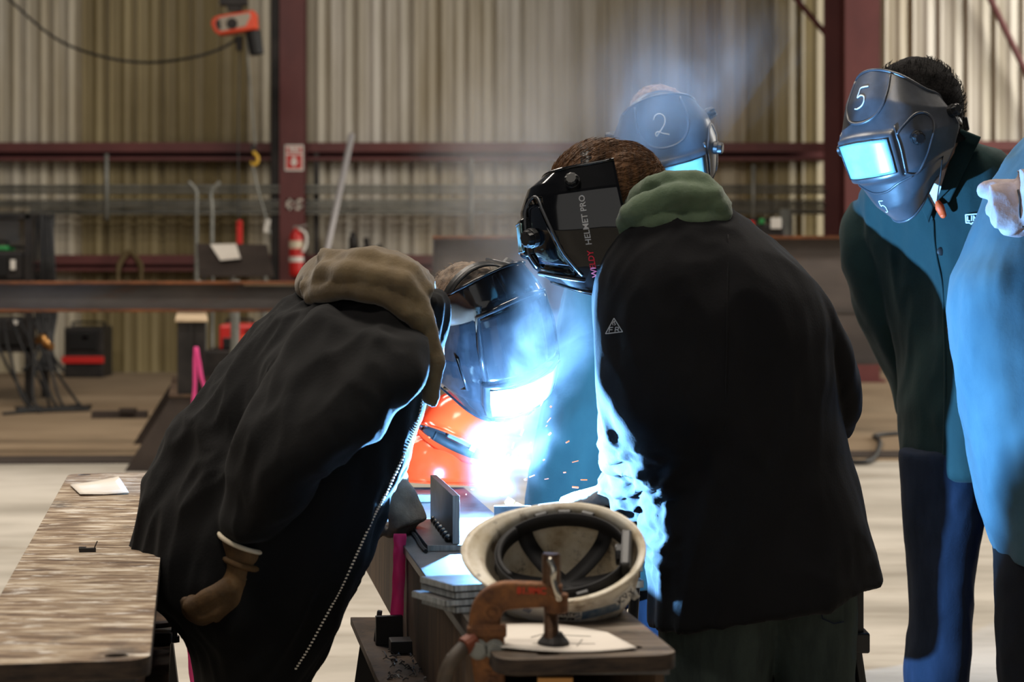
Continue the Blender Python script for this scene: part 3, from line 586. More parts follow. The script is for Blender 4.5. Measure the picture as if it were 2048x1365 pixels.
def plank(name, label, xr, y0, y1, wd, z1, th, m, me, holes):
    """a board with rounded corners and an oval hand hole at each end"""
    t = thing(name, label, 'plank', (xr(y0) - wd / 2, (y0 + y1) / 2, z1 - th))
    ux = Vector((1, -SL, 0)).normalized(); uy = Vector((SL, 1, 0)).normalized(); L = (y1 - y0) / uy.y
    o0 = Vector((xr(y0), y0, 0)) - ux * wd
    def pt(u, v, z): return o0 + ux * u + uy * v + Vector((0, 0, z))
    out = []; rc = .035
    for cx, cy, a0 in ((wd - rc, rc, -90), (wd - rc, L - rc, 0), (rc, L - rc, 90), (rc, rc, 180)):
        for k in range(7):
            a = R(a0 + 15 * k); out.append((cx + rc * math.cos(a), cy + rc * math.sin(a)))
    bm = bmesh.new()
    def loop(pts, z): return [bm.verts.new(pt(u, v, z)) for u, v in pts]
    hl = [[(hu + .016 * math.cos(2 * math.pi * k / 16), hv + .0125 * math.sin(2 * math.pi * k / 16)) for k in range(16)] for hu, hv in holes(wd, L)]
    loops = {}
    for z in (z1, z1 - th):
        ls = [loop(out, z)] + [loop(h, z) for h in hl]; es = []
        for l in ls: es += [bm.edges.new((l[i], l[(i + 1) % len(l)])) for i in range(len(l))]
        bmesh.ops.triangle_fill(bm, use_beauty=True, use_dissolve=False, edges=es); loops[z] = ls
    side = [[], []]
    for a, b in zip(loops[z1], loops[z1 - th]):
        for i in range(len(a)): bm.faces.new((a[i], a[(i + 1) % len(a)], b[(i + 1) % len(a)], b[i]))
    bmesh.ops.recalc_face_normals(bm, faces=bm.faces)
    me_ = bpy.data.meshes.new('board'); bm.to_mesh(me_); bm.free()
    me_.materials.append(m); me_.materials.append(me)
    for p in me_.polygons:
        if abs(p.normal.z) < .5: p.material_index = 1
    o = mesh_obj('board', me_, None, t)
    md = o.modifiers.new('bevel', 'BEVEL'); md.width = .003; md.segments = 2; md.limit_method = 'ANGLE'
    return t
plank('plywood_plank', 'long weathered plywood plank with hand holes and paint, on the left bench', XL, 2.667, 4.97, .245, ZP, .026, M['wood'], M['woodedge'], lambda w_, L: [(w_ - .045, .035), (.04, L - .03)])
plank('short_plank', 'short sooty plank with two holes under the upturned hard hat', lambda y: X2(y) + .25, 2.70, 3.34, .25, ZP, .022, M['plank2'], M['woodedge'], lambda w_, L: [(w_ - .055, .06), (.075, .035)])

# paper on the left plank
pf = [PZ(140, 974, ZP), PZ(160, 993, ZP), PZ(258, 990, ZP), PZ(237, 966, ZP)]
pp = MB()
def folded(i, j):
    a = pf[0].lerp(pf[3], i); b = pf[1].lerp(pf[2], i); p = a.lerp(b, j); return p + Vector((0, 0, .003 + .004 * abs(i - .5) + .010 * i * (1 - j)))
pp.grid(folded, 8, 4); tag(pp.build('paper_sheet', M['paper'], None, smooth=True, solid=.001), 'folded white paper at the far end of the left plywood plank', 'paper')
b = MB(); c = PZ(175, 1105, ZP); b.box(c + Vector((0, 0, .004)), (.03, .007, .007), Matrix.Rotation(.2, 3, 'Z')); b.tube([c + Vector((.012, 0, .006)), c + Vector((.018, 0, .02))], .0012, 5); b.box(c + Vector((-.01, .004, .006)), (.012, .008, .006))
tag(b.build('twig', M['dark_steel'], None), 'small dark twig lying mid plywood plank', 'twig')
# little spring clamp on the ledge of the left bench
zb = .507
cl = thing('toggle_clamp', 'small steel toggle clamp on the ledge below the left plank', 'clamp', tuple(PZ(330, 1300, zb)))
q = PZ(322, 1285, zb)
b = MB(); b.box(q + Vector((0, 0, .012)), (.05, .06, .022)); b.build('base', M['dark_steel'], cl, bevel=.003)
b = MB(); b.box(q + Vector((0, 0, .034)), (.062, .03, .010), Matrix.Rotation(-.1, 3, 'Y')); b.build('arm', M['mill'], cl, bevel=.003)
b = MB(); b.cyl(q + Vector((.026, 0, 0)), q + Vector((.026, 0, .045)), .006); b.cyl(q + Vector((.026, 0, .0)), q + Vector((.026, 0, .012)), .011, n=6); b.build('bolt', M['mill'], cl)
# pink tape
def XLw(y): return XL(y) + .012
ribbon('pink_ribbon', 'upper pink tape hanging off the left plank beside the bent welder', [P(334, 1136, 3.95), P(341, 1150, 3.92), P(349, 1172, 3.92), P(360, 1206, 3.92)], .024)
ribbon('pink_ribbon', 'lower pink tape hanging behind the bent welder above the floor', [P(372, 1190, 4.35), P(380, 1245, 4.35), P(385, 1300, 4.35), P(392, 1372, 4.35)], .024)
ribbon('pink_ribbon', 'pink tape hanging from the middle bench by the gloved hand', [P(800, 1068, 3.88), P(799, 1110, 3.88), P(797, 1170, 3.88), P(792, 1256, 3.88)], .024)

# bits on the lower ledge of the middle bench
zl = .506
b = MB(); q = PZ(778, 1290, zl); b.box(q + Vector((0, 0, .028)), (.052, .014, .056), Matrix.Rotation(.2, 3, 'Z')); tag(b.build('square_plate', M['dark_steel'], bevel=.001), 'dark square steel plate standing on the lower ledge', 'plate')
b = MB(); q = PZ(756, 1283, zl); b.box(q + Vector((0, 0, .03)), (.010, .012, .06), Matrix.Rotation(.12, 3, 'Y')); tag(b.build('steel_lug', M['mill'], bevel=.002), 'narrow bright steel lug left of the standing square plate', 'lug')
b = MB(); q = PZ(812, 1275, zl); b.box(q + Vector((0, .03, .014)), (.042, .05, .028), Matrix.Rotation(-.2, 3, 'Z')); tag(b.build('steel_block', M['rustweb'], bevel=.002), 'brown steel block behind the square plate on the ledge', 'block')
b = MB(); q = PZ(815, 1305, zl); b.box(q + Vector((0, .005, .012)), (.068, .05, .024), Matrix.Rotation(.15, 3, 'Z')); tag(b.build('steel_block', M['dark_steel'], bevel=.002), 'flat dark steel block lying on the ledge', 'block')
b = MB(); q = PZ(845, 1290, zl); b.box(q + Vector((0, .01, .011)), (.04, .04, .022), Matrix.Rotation(-.1, 3, 'Z')); tag(b.build('steel_block', M['dark_steel'], bevel=.002), 'small dark steel block against the bench web', 'block')
random.seed(11); b = MB()
for k in range(90):
    q = PZ(random.uniform(770, 880), random.uniform(1300, 1364), zl); a = random.uniform(0, 3.1); L = random.uniform(.004, .016)
    d = Vector((math.cos(a), math.sin(a), random.uniform(-.05, .3))) * L; b.tube([q + Vector((0, 0, .002)), q + d * .5 + Vector((0, 0, .005)), q + d + Vector((0, 0, .002))], random.uniform(.0008, .002), 4)
tag(b.build('steel_shavings', M['mill']), 'steel shavings and slag scattered on the lower ledge', 'shavings', None, 'stuff')

# workpiece: base plate with two upright plates and tack welds
zb = ZP - .024
wp = thing('weld_coupon', 'steel base plate with upright plates being welded on the middle bench', 'workpiece', tuple(PZ(880, 1090, zb)))
ux = Vector((1, .02, 0)).normalized(); uy = Vector((SL, 1, 0)).normalized()
q0 = PZ(855, 1103, zb)
def quad(o_, a, b_, h): return MB().hexa([o_, o_ + a, o_ + a + b_, o_ + b_, o_ + Vector((0, 0, h)), o_ + a + Vector((0, 0, h)), o_ + a + b_ + Vector((0, 0, h)), o_ + b_ + Vector((0, 0, h))])
quad(q0, ux * .30, uy * .40, .011).build('base_plate', M['mill'], wp, bevel=.0008)
f0 = MB(); f0.hexa([q0 + Vector((.0, -.0006, .0005)), q0 + ux * .30 + Vector((0, -.0006, .0005)), q0 + ux * .30, q0, q0 + Vector((0, -.0006, .0105)), q0 + ux * .30 + Vector((0, -.0006, .0105)), q0 + ux * .30 + Vector((0, 0, .0105)), q0 + Vector((0, 0, .0105))]); f0.build('cut_edge', M['cutedge'], wp)
q1 = PZ(905, 1089, zb + .011)
quad(q1, ux * .0135, uy * .36, .093).build('upright_plate', M['mill'], wp, bevel=.0008)
f0 = quad(q1 + Vector((0.0003, -.0008, .0005)), ux * .013, Vector((0, .0008, 0)), .092); f0.build('cut_edge', M['cutedge'], wp)
q2 = PZ(988, 1052, zb + .011)
quad(q2, ux * .075, Vector((0, .012, 0)), .040).build('upright_plate', M['mill'], wp, bevel=.0008)
random.seed(5)
for k in range(7):
    t = k / 6; p = PZ(868, 1046, zb + .011).lerp(PZ(896, 1084, zb + .011), t)
    b = MB(); b.ball(p + Vector((.002, 0, .006)), (.010, .011, .009), nu=10, nv=6); b.build('weld_bead', M['bead'], wp, smooth=True)
b = MB(); b.tube(spline([PZ(812, 1056, zb + .002), PZ(830, 1072, zb + .004), PZ(842, 1092, zb + .004), PZ(852, 1103, zb + .004)]), .004, 6); tag(b.build('wire_offcut', M['dark_steel']), 'dark strip offcut on the bench edge by the gloved hand', 'offcut')
b = MB(); b.hexa([PZ(845, 1060, zb), PZ(852, 1062, zb), PZ(860, 1092, zb), PZ(850, 1090, zb)] + [p + Vector((0, 0, .014)) for p in (PZ(845, 1060, zb), PZ(852, 1062, zb), PZ(860, 1092, zb), PZ(850, 1090, zb))])
b = MB(); b.box(PZ(830, 1005, zb) + Vector((0, 0, .01)), (.16, .03, .018)); tag(b.build('steel_bar', M['mill'], bevel=.002), 'grey steel bar lying on the bench behind the upright plate', 'bar')

# stacks of cut plates
random.seed(2)
def plate_stack(n, corner, a, b_, th, label, group, top=None):
    """corner: nearest bottom corner; a, b_: the two edges"""
    for k in range(n):
        j = Vector((random.uniform(-.004, .004), random.uniform(-.003, .003), 0)) + (Vector((-.008, 0, 0)) if k == 1 else Vector())
        o_ = corner + j + Vector((0, 0, k * (th + .0008)))
        t = thing('cut_plate', f'{label}, {["lowest", "second lowest", "second highest", "topmost"][k]} of its stack', 'plate', tuple(o_ + (a + b_) / 2), None, group)
        quad(o_, a, b_, th).build('plate', M['mill'], t, bevel=.0012)
        nb = Vector((a.y, -a.x, 0)).normalized() * .0006
        quad(o_ - b_.normalized() * .0005 + a * .01 + Vector((0, 0, .001)), a * .98, b_.normalized() * .0005, th - .002).build('cut_edge', M['cutedge'], t)
        quad(o_ - a.normalized() * .0005 + b_ * .01 + Vector((0, 0, .001)), a.normalized() * .0005, b_ * .98, th - .002).build('cut_edge', M['cutedge'], t)
zt = ZP
k0 = PZ(906, 1229, zt); k1 = PZ(838, 1212, zt); 
plate_stack(4, k0, Vector((.115, .042, 0)), Vector((k1.x - k0.x, k1.y - k0.y + .012, 0)), .0102, 'grey steel plate left of the hard hat', 'cut plates left of the hard hat')
plate_stack(4, Vector((.105, 3.22, zt)), Vector((.108, .018, 0)), Vector((-.02, .10, 0)), .0125, 'grey steel plate right of the hard hat', 'cut plates right of the hard hat')

# drawing sheet under the hat
sheet_c = [PZ(884, 1287, ZP), PZ(1010, 1318, ZP), PZ(1272, 1301, ZP), PZ(1150, 1247, ZP), PZ(975, 1252, ZP)]
def sh(i, j):
    a = PZ(893, 1286, ZP).lerp(PZ(1012, 1252, ZP), j); b_ = PZ(1050, 1320, ZP).lerp(PZ(1180, 1252, ZP), j); c_ = PZ(1274, 1303, ZP).lerp(PZ(1215, 1268, ZP), j)
    p = a * (1 - i) ** 2 + b_ * 2 * i * (1 - i) + c_ * i * i
    x = p.x - X2(p.y); return p + Vector((0, 0, .0025 + .002 * math.sin(i * 6) - (max(0, -x) * .35) + .003 * (1 - j) * i))
b = MB(); b.grid(sh, 24, 8); ps = b.build('drawing_sheet', M['paper'], None, smooth=True, solid=.0008, fix=False); tag(ps, 'white drawing sheet under the upturned hard hat', 'paper')
ln = MB()
for (i0, j0, i1, j1) in ((.45, .2, .6, .25), (.5, .45, .5, .7), (.62, .3, .8, .32), (.55, .6, .75, .66), (.7, .2, .7, .5), (.38, .4, .45, .75)):
    ln.tube([sh(i0 + (i1 - i0) * k / 5, j0 + (j1 - j0) * k / 5) + Vector((0, 0, .0009)) for k in range(6)], .0005, 4)
WM[ps] = Matrix.Translation(ps.location); pc = ln.build('pencil_lines', M['pencil'], ps); pc['kind'] = 'stuff'

# ------------------------------------------------------------------ hard hats
def hat_mesh(a=.112, b=.135, h=.145, brim=.045, rim=.012, ridges=True):
    """dome open at the bottom, z up, peak towards +y"""
    mb = MB(); n = 64; rows = 18
    for j in range(rows + 1):
        t = j / rows; ph = t * math.pi / 2
        for i in range(n):
            th = 2 * math.pi * i / n; c_, s_ = math.cos(th), math.sin(th)
            rr = math.cos(ph) ** .72; z = h * math.sin(ph) ** .9
            x, y = a * rr * c_, b * rr * s_
            if ridges and t > .25:
                g = math.exp(-(x / .012) ** 2) * .006 + math.exp(-((abs(x) - .05) / .008) ** 2) * .003
                z += g * min(1, (t - .25) * 3)
            mb.v.append(Vector((x, y, z)))
    for j in range(rows):
        mb.f += [(j * n + i, j * n + (i + 1) % n, (j + 1) * n + (i + 1) % n, (j + 1) * n + i) for i in range(n)]
    k = len(mb.v)                                     # rim lip and peak
    for q in range(1, 4):
        for i in range(n):
            th = 2 * math.pi * i / n; c_, s_ = math.cos(th), math.sin(th)
            e = rim + brim * max(0, s_) ** 3; f = q / 3
            mb.v.append(Vector(((a + e * f * .9) * c_, (b + e * f) * s_, -.003 * f - .012 * f * max(0, s_) ** 3)))
    prev = 0
    for q in range(3):
        cur = k + q * n
        mb.f += [(prev + i, cur + i, cur + (i + 1) % n, prev + (i + 1) % n) for i in range(n)]; prev = cur
    return mb
def band(t, z0, z1, a, b, th0=0, th1=360, n=48):
    mb = MB(); st = n + 1
    for j, z in enumerate((z0, z1)):
        for i in range(st):
            th = R(th0 + (th1 - th0) * i / n); mb.v.append(Vector((a * math.cos(th), b * math.sin(th), z)))
    mb.f = [(i, i + 1, st + i + 1, st + i) for i in range(n)]; return mb
def hat_parts(t, shell, sus=True, **kw):
    o = hat_mesh(**kw).build('shell', shell, t, local=True, smooth=True, solid=.003)
    if not sus: return o
    fa, fb = kw.get('a', .112) / .107, kw.get('b', .135) / .130
    band(t, -.006, .020, .090 * fa, .110 * fb).build('headband', M['strap'], t, local=True, smooth=True, solid=.0025)
    band(t, -.008, .016, .086 * fa, .106 * fb, 50, 130).build('brow_pad', M['strap'], t, local=True, smooth=True, solid=.006)
    for ang, wd in ((38, .013), (-38, .013), (90, .012)):
        mb = MB(); d = Vector((math.cos(R(ang)), math.sin(R(ang)), 0)); s_ = Vector((-d.y, d.x, 0))
        for i in range(25):
            u = math.cos(math.pi * i / 24); z = .015 + .050 * math.sin(math.pi * i / 24) ** .8
            p = Vector((d.x * u * .094 * fa, d.y * u * .112 * fb, z)); mb.v += [p - s_ * wd, p + s_ * wd]
        mb.f = [(2 * i, 2 * i + 1, 2 * i + 3, 2 * i + 2) for i in range(24)]
        mb.build('crown_strap', M['strap'], t, local=True, smooth=True, solid=.0015)
    mb = MB(); mb.box((0, -.108 * fb, .004), (.075, .016, .034)); rt = mb.build('ratchet', M['blackplastic'], t, local=True, bevel=.004)
    mb = MB(); mb.cyl((0, -.104 * fb, .004), (0, -.090 * fb, .004), .016, n=16); mb.build('ratchet_knob', M['blackplastic'], rt, local=True, bevel=.002)
    for ang in (20, 160, 200, 340, 0, 180):
        mb = MB(); c_ = Vector((.097 * fa * math.cos(R(ang)), .117 * fb * math.sin(R(ang)), .004)); mb.box(c_, (.008, .020, .016), Matrix.Rotation(R(ang), 3, 'Z')); mb.build('keyway_clip', M['blackplastic'], t, local=True, bevel=.002)
    return o
# upturned dirty white hat: opening towards the camera, peak to the left
HC = P(1122, 1108, 2.99)
nrm = Vector((-.10, -.56, .78)).normalized()            # where the opening looks
pk = Vector((-1, .10, .0)); pk = (pk - nrm * pk.dot(nrm)).normalized()
zax = -nrm; yax = pk; xax = yax.cross(zax)
hr = Matrix((xax, yax, zax)).transposed()
wh = thing('hard_hat', 'dirty white hard hat lying upside down on the short plank, suspension showing', 'hard hat', tuple(HC), hr)
shell = hat_parts(wh, M['hatwhite'], a=.098, b=.118, h=.128, brim=.022, rim=.010)
HATB = None
def sticker(o_target, par, w_, h_, c_px, rotz, m, d=(0, 1, 0), text=None, tm=None, ts=.014):
    bv = world_bvh(o_target); c_ = P(*c_px)
    X = Vector((math.cos(rotz), 0, math.sin(rotz))); Yv = Vector((-math.sin(rotz), 0, math.cos(rotz)))
    mb = MB(); mb.grid(lambda i, j: c_ + X * (i - .5) * w_ + Yv * (j - .5) * h_, 10, 6); press(mb, bv, d, .0012)
    s_ = mb.build('sticker', m, par, smooth=True, fix=False)
    if text:
        for k, (tx_, dx, dz, sz) in enumerate(text):
            tb = xf(text_mb(tx_, sz, .0004), frame(c_ + X * dx + Yv * dz, X, Yv)); press(tb, bv, d, .002); tb.build('lettering', tm or M['blackplastic'], s_, fix=False)
    return s_
sticker(shell, wh, .034, .024, (1252, 1194, 2.97), .62, M['white'], text=[('K.V.Y', 0, .002, .012), ('~~~~', -.002, .0085, .005)])
sticker(shell, wh, .046, .017, (1132, 1234, 2.93), -.06, M['white'], text=[('SAFETY', .0, .004, .008), ('FIRST JOB', .0, -.004, .006)])
sticker(shell, wh, .075, .014, (1200, 1222, 2.95), .18, mat('blue_band', srgb(84, 112, 140), .5, col2=srgb(150, 160, 166), nscale=(60, 60, 60)))
sticker(shell, wh, .05, .03, (1062, 1222, 2.95), -.35, M['white'], text=[('////', -.006, .0, .010)], tm=mat('blue_print', srgb(50, 80, 130), .5))
# two orange hats at the far end of the bench
def hat_at(label, c_, ry, rx, rz, **kw):
    rm = (Matrix.Rotation(R(rz), 3, 'Z') @ Matrix.Rotation(R(ry), 3, 'Y') @ Matrix.Rotation(R(rx), 3, 'X'))
    t = thing('hard_hat', label, 'hard hat', tuple(c_), rm); hat_parts(t, M['hatorange'], **kw); return t
hat_at('lower orange hard hat sitting upright behind the upright plate', PZ(868, 1004, zb) + Vector((-.012, .36, .016)), 0, -3, -85, a=.096, b=.120, h=.104, brim=.025)
u = hat_at('upper orange hard hat tipped on top of the lower orange one', P(914, 887, 4.74), 26, -13, 4, a=.104, b=.104, h=.122, brim=.018, rim=.010)
mb = MB(); mb.box((.03, -.106, -.006), (.014, .004, .026), Matrix.Rotation(0, 3, 'Z')); mb.build('silver_slide', M['silver'], u, local=True, bevel=.001)
mb = MB(); mb.prism([(.055, -.112, .0), (.08, -.112, .0), (.072, -.112, -.018), (.063, -.112, -.018)], (0, .003, 0)); mb.build('lug', M['hatorange'], u, local=True, bevel=.001)

# ------------------------------------------------------------------ rusty screw clamp
YK = 2.75
cp = thing('screw_clamp', 'rusty cast iron screw clamp gripping the near end of the short plank', 'clamp', tuple(P(975, 1365, YK)))
pathc = spline([P(1124, 1191, YK), P(1060, 1190, YK), P(1005, 1193, YK), P(978, 1213, YK), P(969, 1250, YK), P(972, 1300, YK), P(980, 1365, YK), P(988, 1430, YK), P(1040, 1455, YK), P(1104, 1452, YK)], 8)
def cbar(pts, wds, th):
    rs = []
    for i, p in enumerate(pts):
        a = pts[max(i - 1, 0)]; b_ = pts[min(i + 1, len(pts) - 1)]; t = (b_ - a).normalized(); nr = Vector((-t.z, 0, t.x)); w_ = wds(i / (len(pts) - 1)) / 2
        rs.append([p + nr * (w_ * c_) + Vector((0, th / 2 * s_, 0)) for c_, s_ in ((-1, -.8), (-.8, -1), (.8, -1), (1, -.8), (1, .8), (.8, 1), (-.8, 1), (-1, .8))])
    return MB().rings(rs)
cbar(pathc, lambda t: .030 + .014 * math.sin(min(t, .8) * 3.3), .024).build('frame', M['clamp'], cp, smooth=False, bevel=.002)
b = MB(); b.cyl(P(1112, 1205, YK) + Vector((0, 0, .012)), P(1112, 1205, YK) - Vector((0, 0, .014)), .017, n=18); b.build('screw_boss', M['clamp'], cp, bevel=.002)
sc = MB(); z0 = P(1104, 1292, YK); z1 = P(1098, 1112, YK); n = 120; rs = []
sc.lathe([(.0098 + (.0011 if k % 2 else 0), z0.z + (z1.z - z0.z) * (.0 + .66 * k / 60)) for k in range(61)] + [(.0128, z0.z + (z1.z - z0.z) * .68), (.0128, z1.z), (.0115, z1.z + .003)], Matrix.Translation((z0.x - .001, YK, 0)), 18)
sc.build('screw', M['screw'], cp)
b = MB(); b.lathe([(.009, z0.z), (.006, z0.z - .006), (.006, z0.z - .014)], Matrix.Translation((z0.x, YK, 0)), 14); b.lathe([(.022, ZP + .0005), (.022, ZP + .007), (.016, ZP + .014), (.012, ZP + .020)], Matrix.Translation((z0.x + .002, YK + .005, 0)), 20); b.build('swivel_pad', M['dark_steel'], cp, bevel=.001)
b = MB(); b.tube(spline([P(1098, 1118, YK - .016), P(1107, 1140, YK - .022), P(1106, 1160, YK - .022), P(1114, 1188, YK - .022), P(1118, 1200, YK - .018)]), .0042, 10); b.build('bent_handle', M['chrome'], cp, smooth=True)
for px in (957, 990):
    b = MB(); c_ = P(px, 1300, YK - .016); b.cyl(c_, c_ + Vector((0, -.008, 0)), .0115, n=6); b.cyl(c_ + Vector((0, .0, 0)), c_ + Vector((0, -.002, 0)), .014, n=16); b.build('hex_bolt', M['galv'], cp, bevel=.001)
b = MB(); b.box(P(974, 1272, YK - .0125), (.048, .004, .030)); b.box(P(974, 1262, YK - .002), (.054, .03, .014)); b.build('cable_lug', M['clamp'], cp, bevel=.003)
for px, py, s_, rz in ((986, 1228, 'O', 0), (985, 1337, '3', 0), (985, 1372, '0', 0)):
    tb = xf(text_mb(s_, .034, .001), frame(P(px - 2, py, YK - .0135), (1, 0, 0), (0, 0, 1))); tb.build('raised_number', M['clamp'], cp, fix=False, solid=.003)
tb = xf(text_mb('81.9MC', .0125, .0006), frame(P(1063, 1183, YK - .0128), (1, 0, -.02), (0, 0, 1))); tb.build('painted_mark', mat('red_marker', srgb(190, 58, 30), .7), cp, fix=False)
b = MB(); b.tube(spline([P(945, 1284, YK - .01), P(922, 1302, YK - .02), P(900, 1330, YK - .03), P(888, 1370, YK - .03), P(880, 1460, YK - .02), P(876, 1700, YK - .02)]), .0105, 12); gc = b.build('ground_cable', M['cable_grey'], None, smooth=True); tag(gc, 'thick grey ground cable bolted to the rusty clamp', 'cable')
b = MB(); b.cyl(P(948, 1281, YK - .01), P(928, 1294, YK - .02), .0125, n=12); WM[gc] = Matrix.Translation(gc.location); b.build('cable_end', M['cable_end'], gc)
# weld table brass block under the plank
b = MB(); b.box(P(1110, 1372, 2.78), (.05, .03, .03)); tag(b.build('brass_block', M['brass'], bevel=.002), 'small brass block tucked under the near end of the short plank', 'block')

# ------------------------------------------------------------------ people
def rot(yaw, pitch, roll): return Matrix.Rotation(R(yaw), 3, 'Z') @ Matrix.Rotation(R(pitch), 3, 'X') @ Matrix.Rotation(R(roll), 3, 'Y')
def head_mb(c, rm, s=1.0):
    """head facing local +y: skull, jaw, nose, brow, lips, ears, neck stub"""
    mb = MB(); q = lambda x, y, z: Vector(c) + rm @ (Vector((x, y, z)) * s)
    m3 = rm * s
    mb.ball(q(0, -.012, .03), (.076, .098, .092), m3, 20, 12); mb.ball(q(0, .03, -.045), (.058, .062, .072), m3, 16, 10)
    mb.ball(q(0, .062, -.085), (.026, .026, .024), m3); mb.ball(q(0, .098, -.018), (.014, .024, .026), m3); mb.ball(q(0, .09, -.052), (.026, .014, .010), m3)
    mb.ball(q(0, .082, .022), (.052, .018, .012), m3)
    for k in (-1, 1): mb.ball(q(k * .078, -.005, -.012), (.010, .020, .032), m3); mb.ball(q(k * .030, .083, .004), (.014, .010, .010), m3)
    return mb
def hair_mb(c, rm, s=1.0, low=-.02, front=.04, thick=.010, amp=.004, f=60, hang=0):
    mb = MB(); n, rows = 40, 22
    for j in range(rows + 1):
        t = j / rows
        for i in range(n):
            th = 2 * math.pi * i / n; fr = max(0, math.sin(th))
            zlow = low + (front - low) * fr ** 1.5 - hang * max(0, -math.sin(th))
            top = .03 + .092 + thick
            z = zlow + (top - zlow) * math.sin(t * math.pi / 2); k = max(0, 1 - ((max(z, -.02) - .03) / (.092 + thick)) ** 2) ** .5
            d = Vector(((.076 + thick) * k * math.cos(th), -.012 + (.098 + thick) * k * math.sin(th), z))
            d += Vector((d.x, d.y + .012, d.z - .03)).normalized() * amp * noise.noise(Vector((d.x * f, d.y * f, d.z * f)))
            mb.v.append(Vector(c) + rm @ (d * s))
    for j in range(rows): mb.f += [(j * n + i, j * n + (i + 1) % n, (j + 1) * n + (i + 1) % n, (j + 1) * n + i) for i in range(n)]
    return mb
def hair_strands(c, rm, n, seed, m, par, low=-.02, L=.03, r=.0007, thick=.012, back=False, s=1.0, sweep=(0, -.6, -.5)):
    rnd = random.Random(seed); mb = MB()
    for _ in range(n):
        th = rnd.uniform(0, 2 * math.pi); z = rnd.uniform(low, .125); k = max(0, 1 - ((max(z, -.02) - .03) / .104) ** 2) ** .5
        if math.sin(th) > .2 and z < .07: continue
        p = Vector(((.076 + thick) * k * math.cos(th), -.012 + (.098 + thick) * k * math.sin(th), z)); nn = (p - Vector((0, -.012, .03))).normalized()
        sw = Vector(sweep); sw = sw - nn * sw.dot(nn); d = (nn * .10 + sw + Vector((rnd.uniform(-.22, .22), rnd.uniform(-.22, .22), rnd.uniform(-.2, .2)))).normalized() * L * rnd.uniform(.6, 1.2)
        o_ = Vector((0, -.012, .03)); el = Vector((.076 + thick, .098 + thick, .092 + thick)); pts = []
        for q, lift in ((p, .97), (p + d * .35, 1.03), (p + d * .7, 1.05), (p + d, 1.03 + rnd.uniform(0, .05))):
            e = q - o_; e = Vector((e.x / el.x, e.y / el.y, max(e.z, -.03) / el.z)); k_ = lift / max(e.length, .3) if q.z > 0 else 1
            pts.append(Vector(c) + rm @ ((Vector((e.x * el.x * k_, e.y * el.y * k_, e.z * el.z * k_)) + o_ + Vector((0, 0, min(q.z - o_.z + .03, 0)))) * s))
        mb.tube(pts, [r, r, r, r * .3], 3, False)
    o = mb.build('hair_strands', m, par, smooth=True, fix=False); o['kind'] = 'stuff'; return o
def hand_mb(mx, s=1.0, curl=(35, 45, 30), curls=None, thumb=(.55, .65, -.45), r=.0115):
    """palm, four fingers and a thumb; wrist at the origin, fingers along +y, palm towards -z, thumb at +x"""
    mb = MB()
    rs = []
    for y, hw, ht in ((-.03, .030, .022), (0, .031, .021), (.03, .040, .020), (.065, .044, .018), (.095, .042, .014)):
        rs.append([Vector((hw * math.copysign(abs(math.cos(a)) ** .7, math.cos(a)), y, ht * math.sin(a))) for a in np.linspace(0, 2 * math.pi, 17)[:-1]])
    mb.rings(rs)
    for k, (x, L, y0) in enumerate(((.031, .072, .088), (.0105, .082, .094), (-.0105, .076, .091), (-.031, .060, .082))):
        cu = curls[k] if curls else curl; p = Vector((x, y0 - .018, 0)); pts = [p]; a = 0
        for seg, f in zip(cu, (.45, .32, .26)):
            a += seg; d = Vector(((x * .9) * .6, math.cos(R(a)), -math.sin(R(a)))); pts.append(pts[-1] + d * L * f); 
        pts.insert(1, p.lerp(pts[1], .3)); mb.tube(spline(pts, 4), [r * (1 - .22 * i / (4 * (len(pts) - 1))) for i in range(4 * (len(pts) - 1) + 1)], 10)
        mb.ball(pts[-1], r * .8)
    t = Vector(thumb).normalized(); p = Vector((.026, .018, -.006)); t2 = (t + Vector((-.2, .5, -.25))).normalized()
    tp = [p, p + t * .035, p + t * .035 + t2 * .03, p + t * .035 + t2 * .055]
    mb.tube(spline(tp, 4), [r * 1.3 - r * .35 * i / 12 for i in range(13)], 10); mb.ball(tp[-1], r * .9)
    return xf(mb, mx @ Matrix.Scale(s, 4))
def basis(o, y, palm):
    y = Vector(y).normalized(); z = -Vector(palm); z = (z - y * z.dot(y)).normalized(); x = y.cross(z)
    return Matrix.Translation(Vector(o)) @ Matrix((x, y, z)).transposed().to_4x4()
def boot(par, x, y, dirx=0, diry=-1):
    mb = MB(); d = Vector((dirx, diry, 0)).normalized(); s_ = Vector((-d.y, d.x, 0)); rs = []
    for t, w_, h in ((-.10, .034, .10), (-.06, .042, .15), (0, .044, .14), (.08, .047, .085), (.15, .046, .065), (.19, .030, .05)):
        c = Vector((x, y, 0)) + d * t; rs.append([c + s_ * (w_ * math.cos(a)) + Vector((0, 0, h / 2 + .002 + h / 2 * math.sin(a))) for a in np.linspace(0, 2 * math.pi, 15)[:-1]])
    mb.rings(rs); return mb.build('boot', M['boot'], par, smooth=True)
def person(label, x, y): return thing('person', label, 'person', (x, y, 0))
def body(par, lofts, heads, voxel=.016, k=.78):
    mb = MB()
    for l in lofts: mb.loft(smooth_secs(l, 2), 16, k, 2.0)
    for h in heads: mb.add(h.v, h.f)
    return blob(mb, 'body', M['skin'], par, voxel, 3)
def cloth(name, m, par, lofts, extra=(), voxel=.009, smooth=5, wr=None, e=2.3):
    mb = MB()
    for l in lofts: mb.loft(smooth_secs(l, 4), 28, 1.0, e)
    for x in extra: mb.add(x.v, x.f)
    return blob(mb, name, m, par, voxel, smooth, wr)
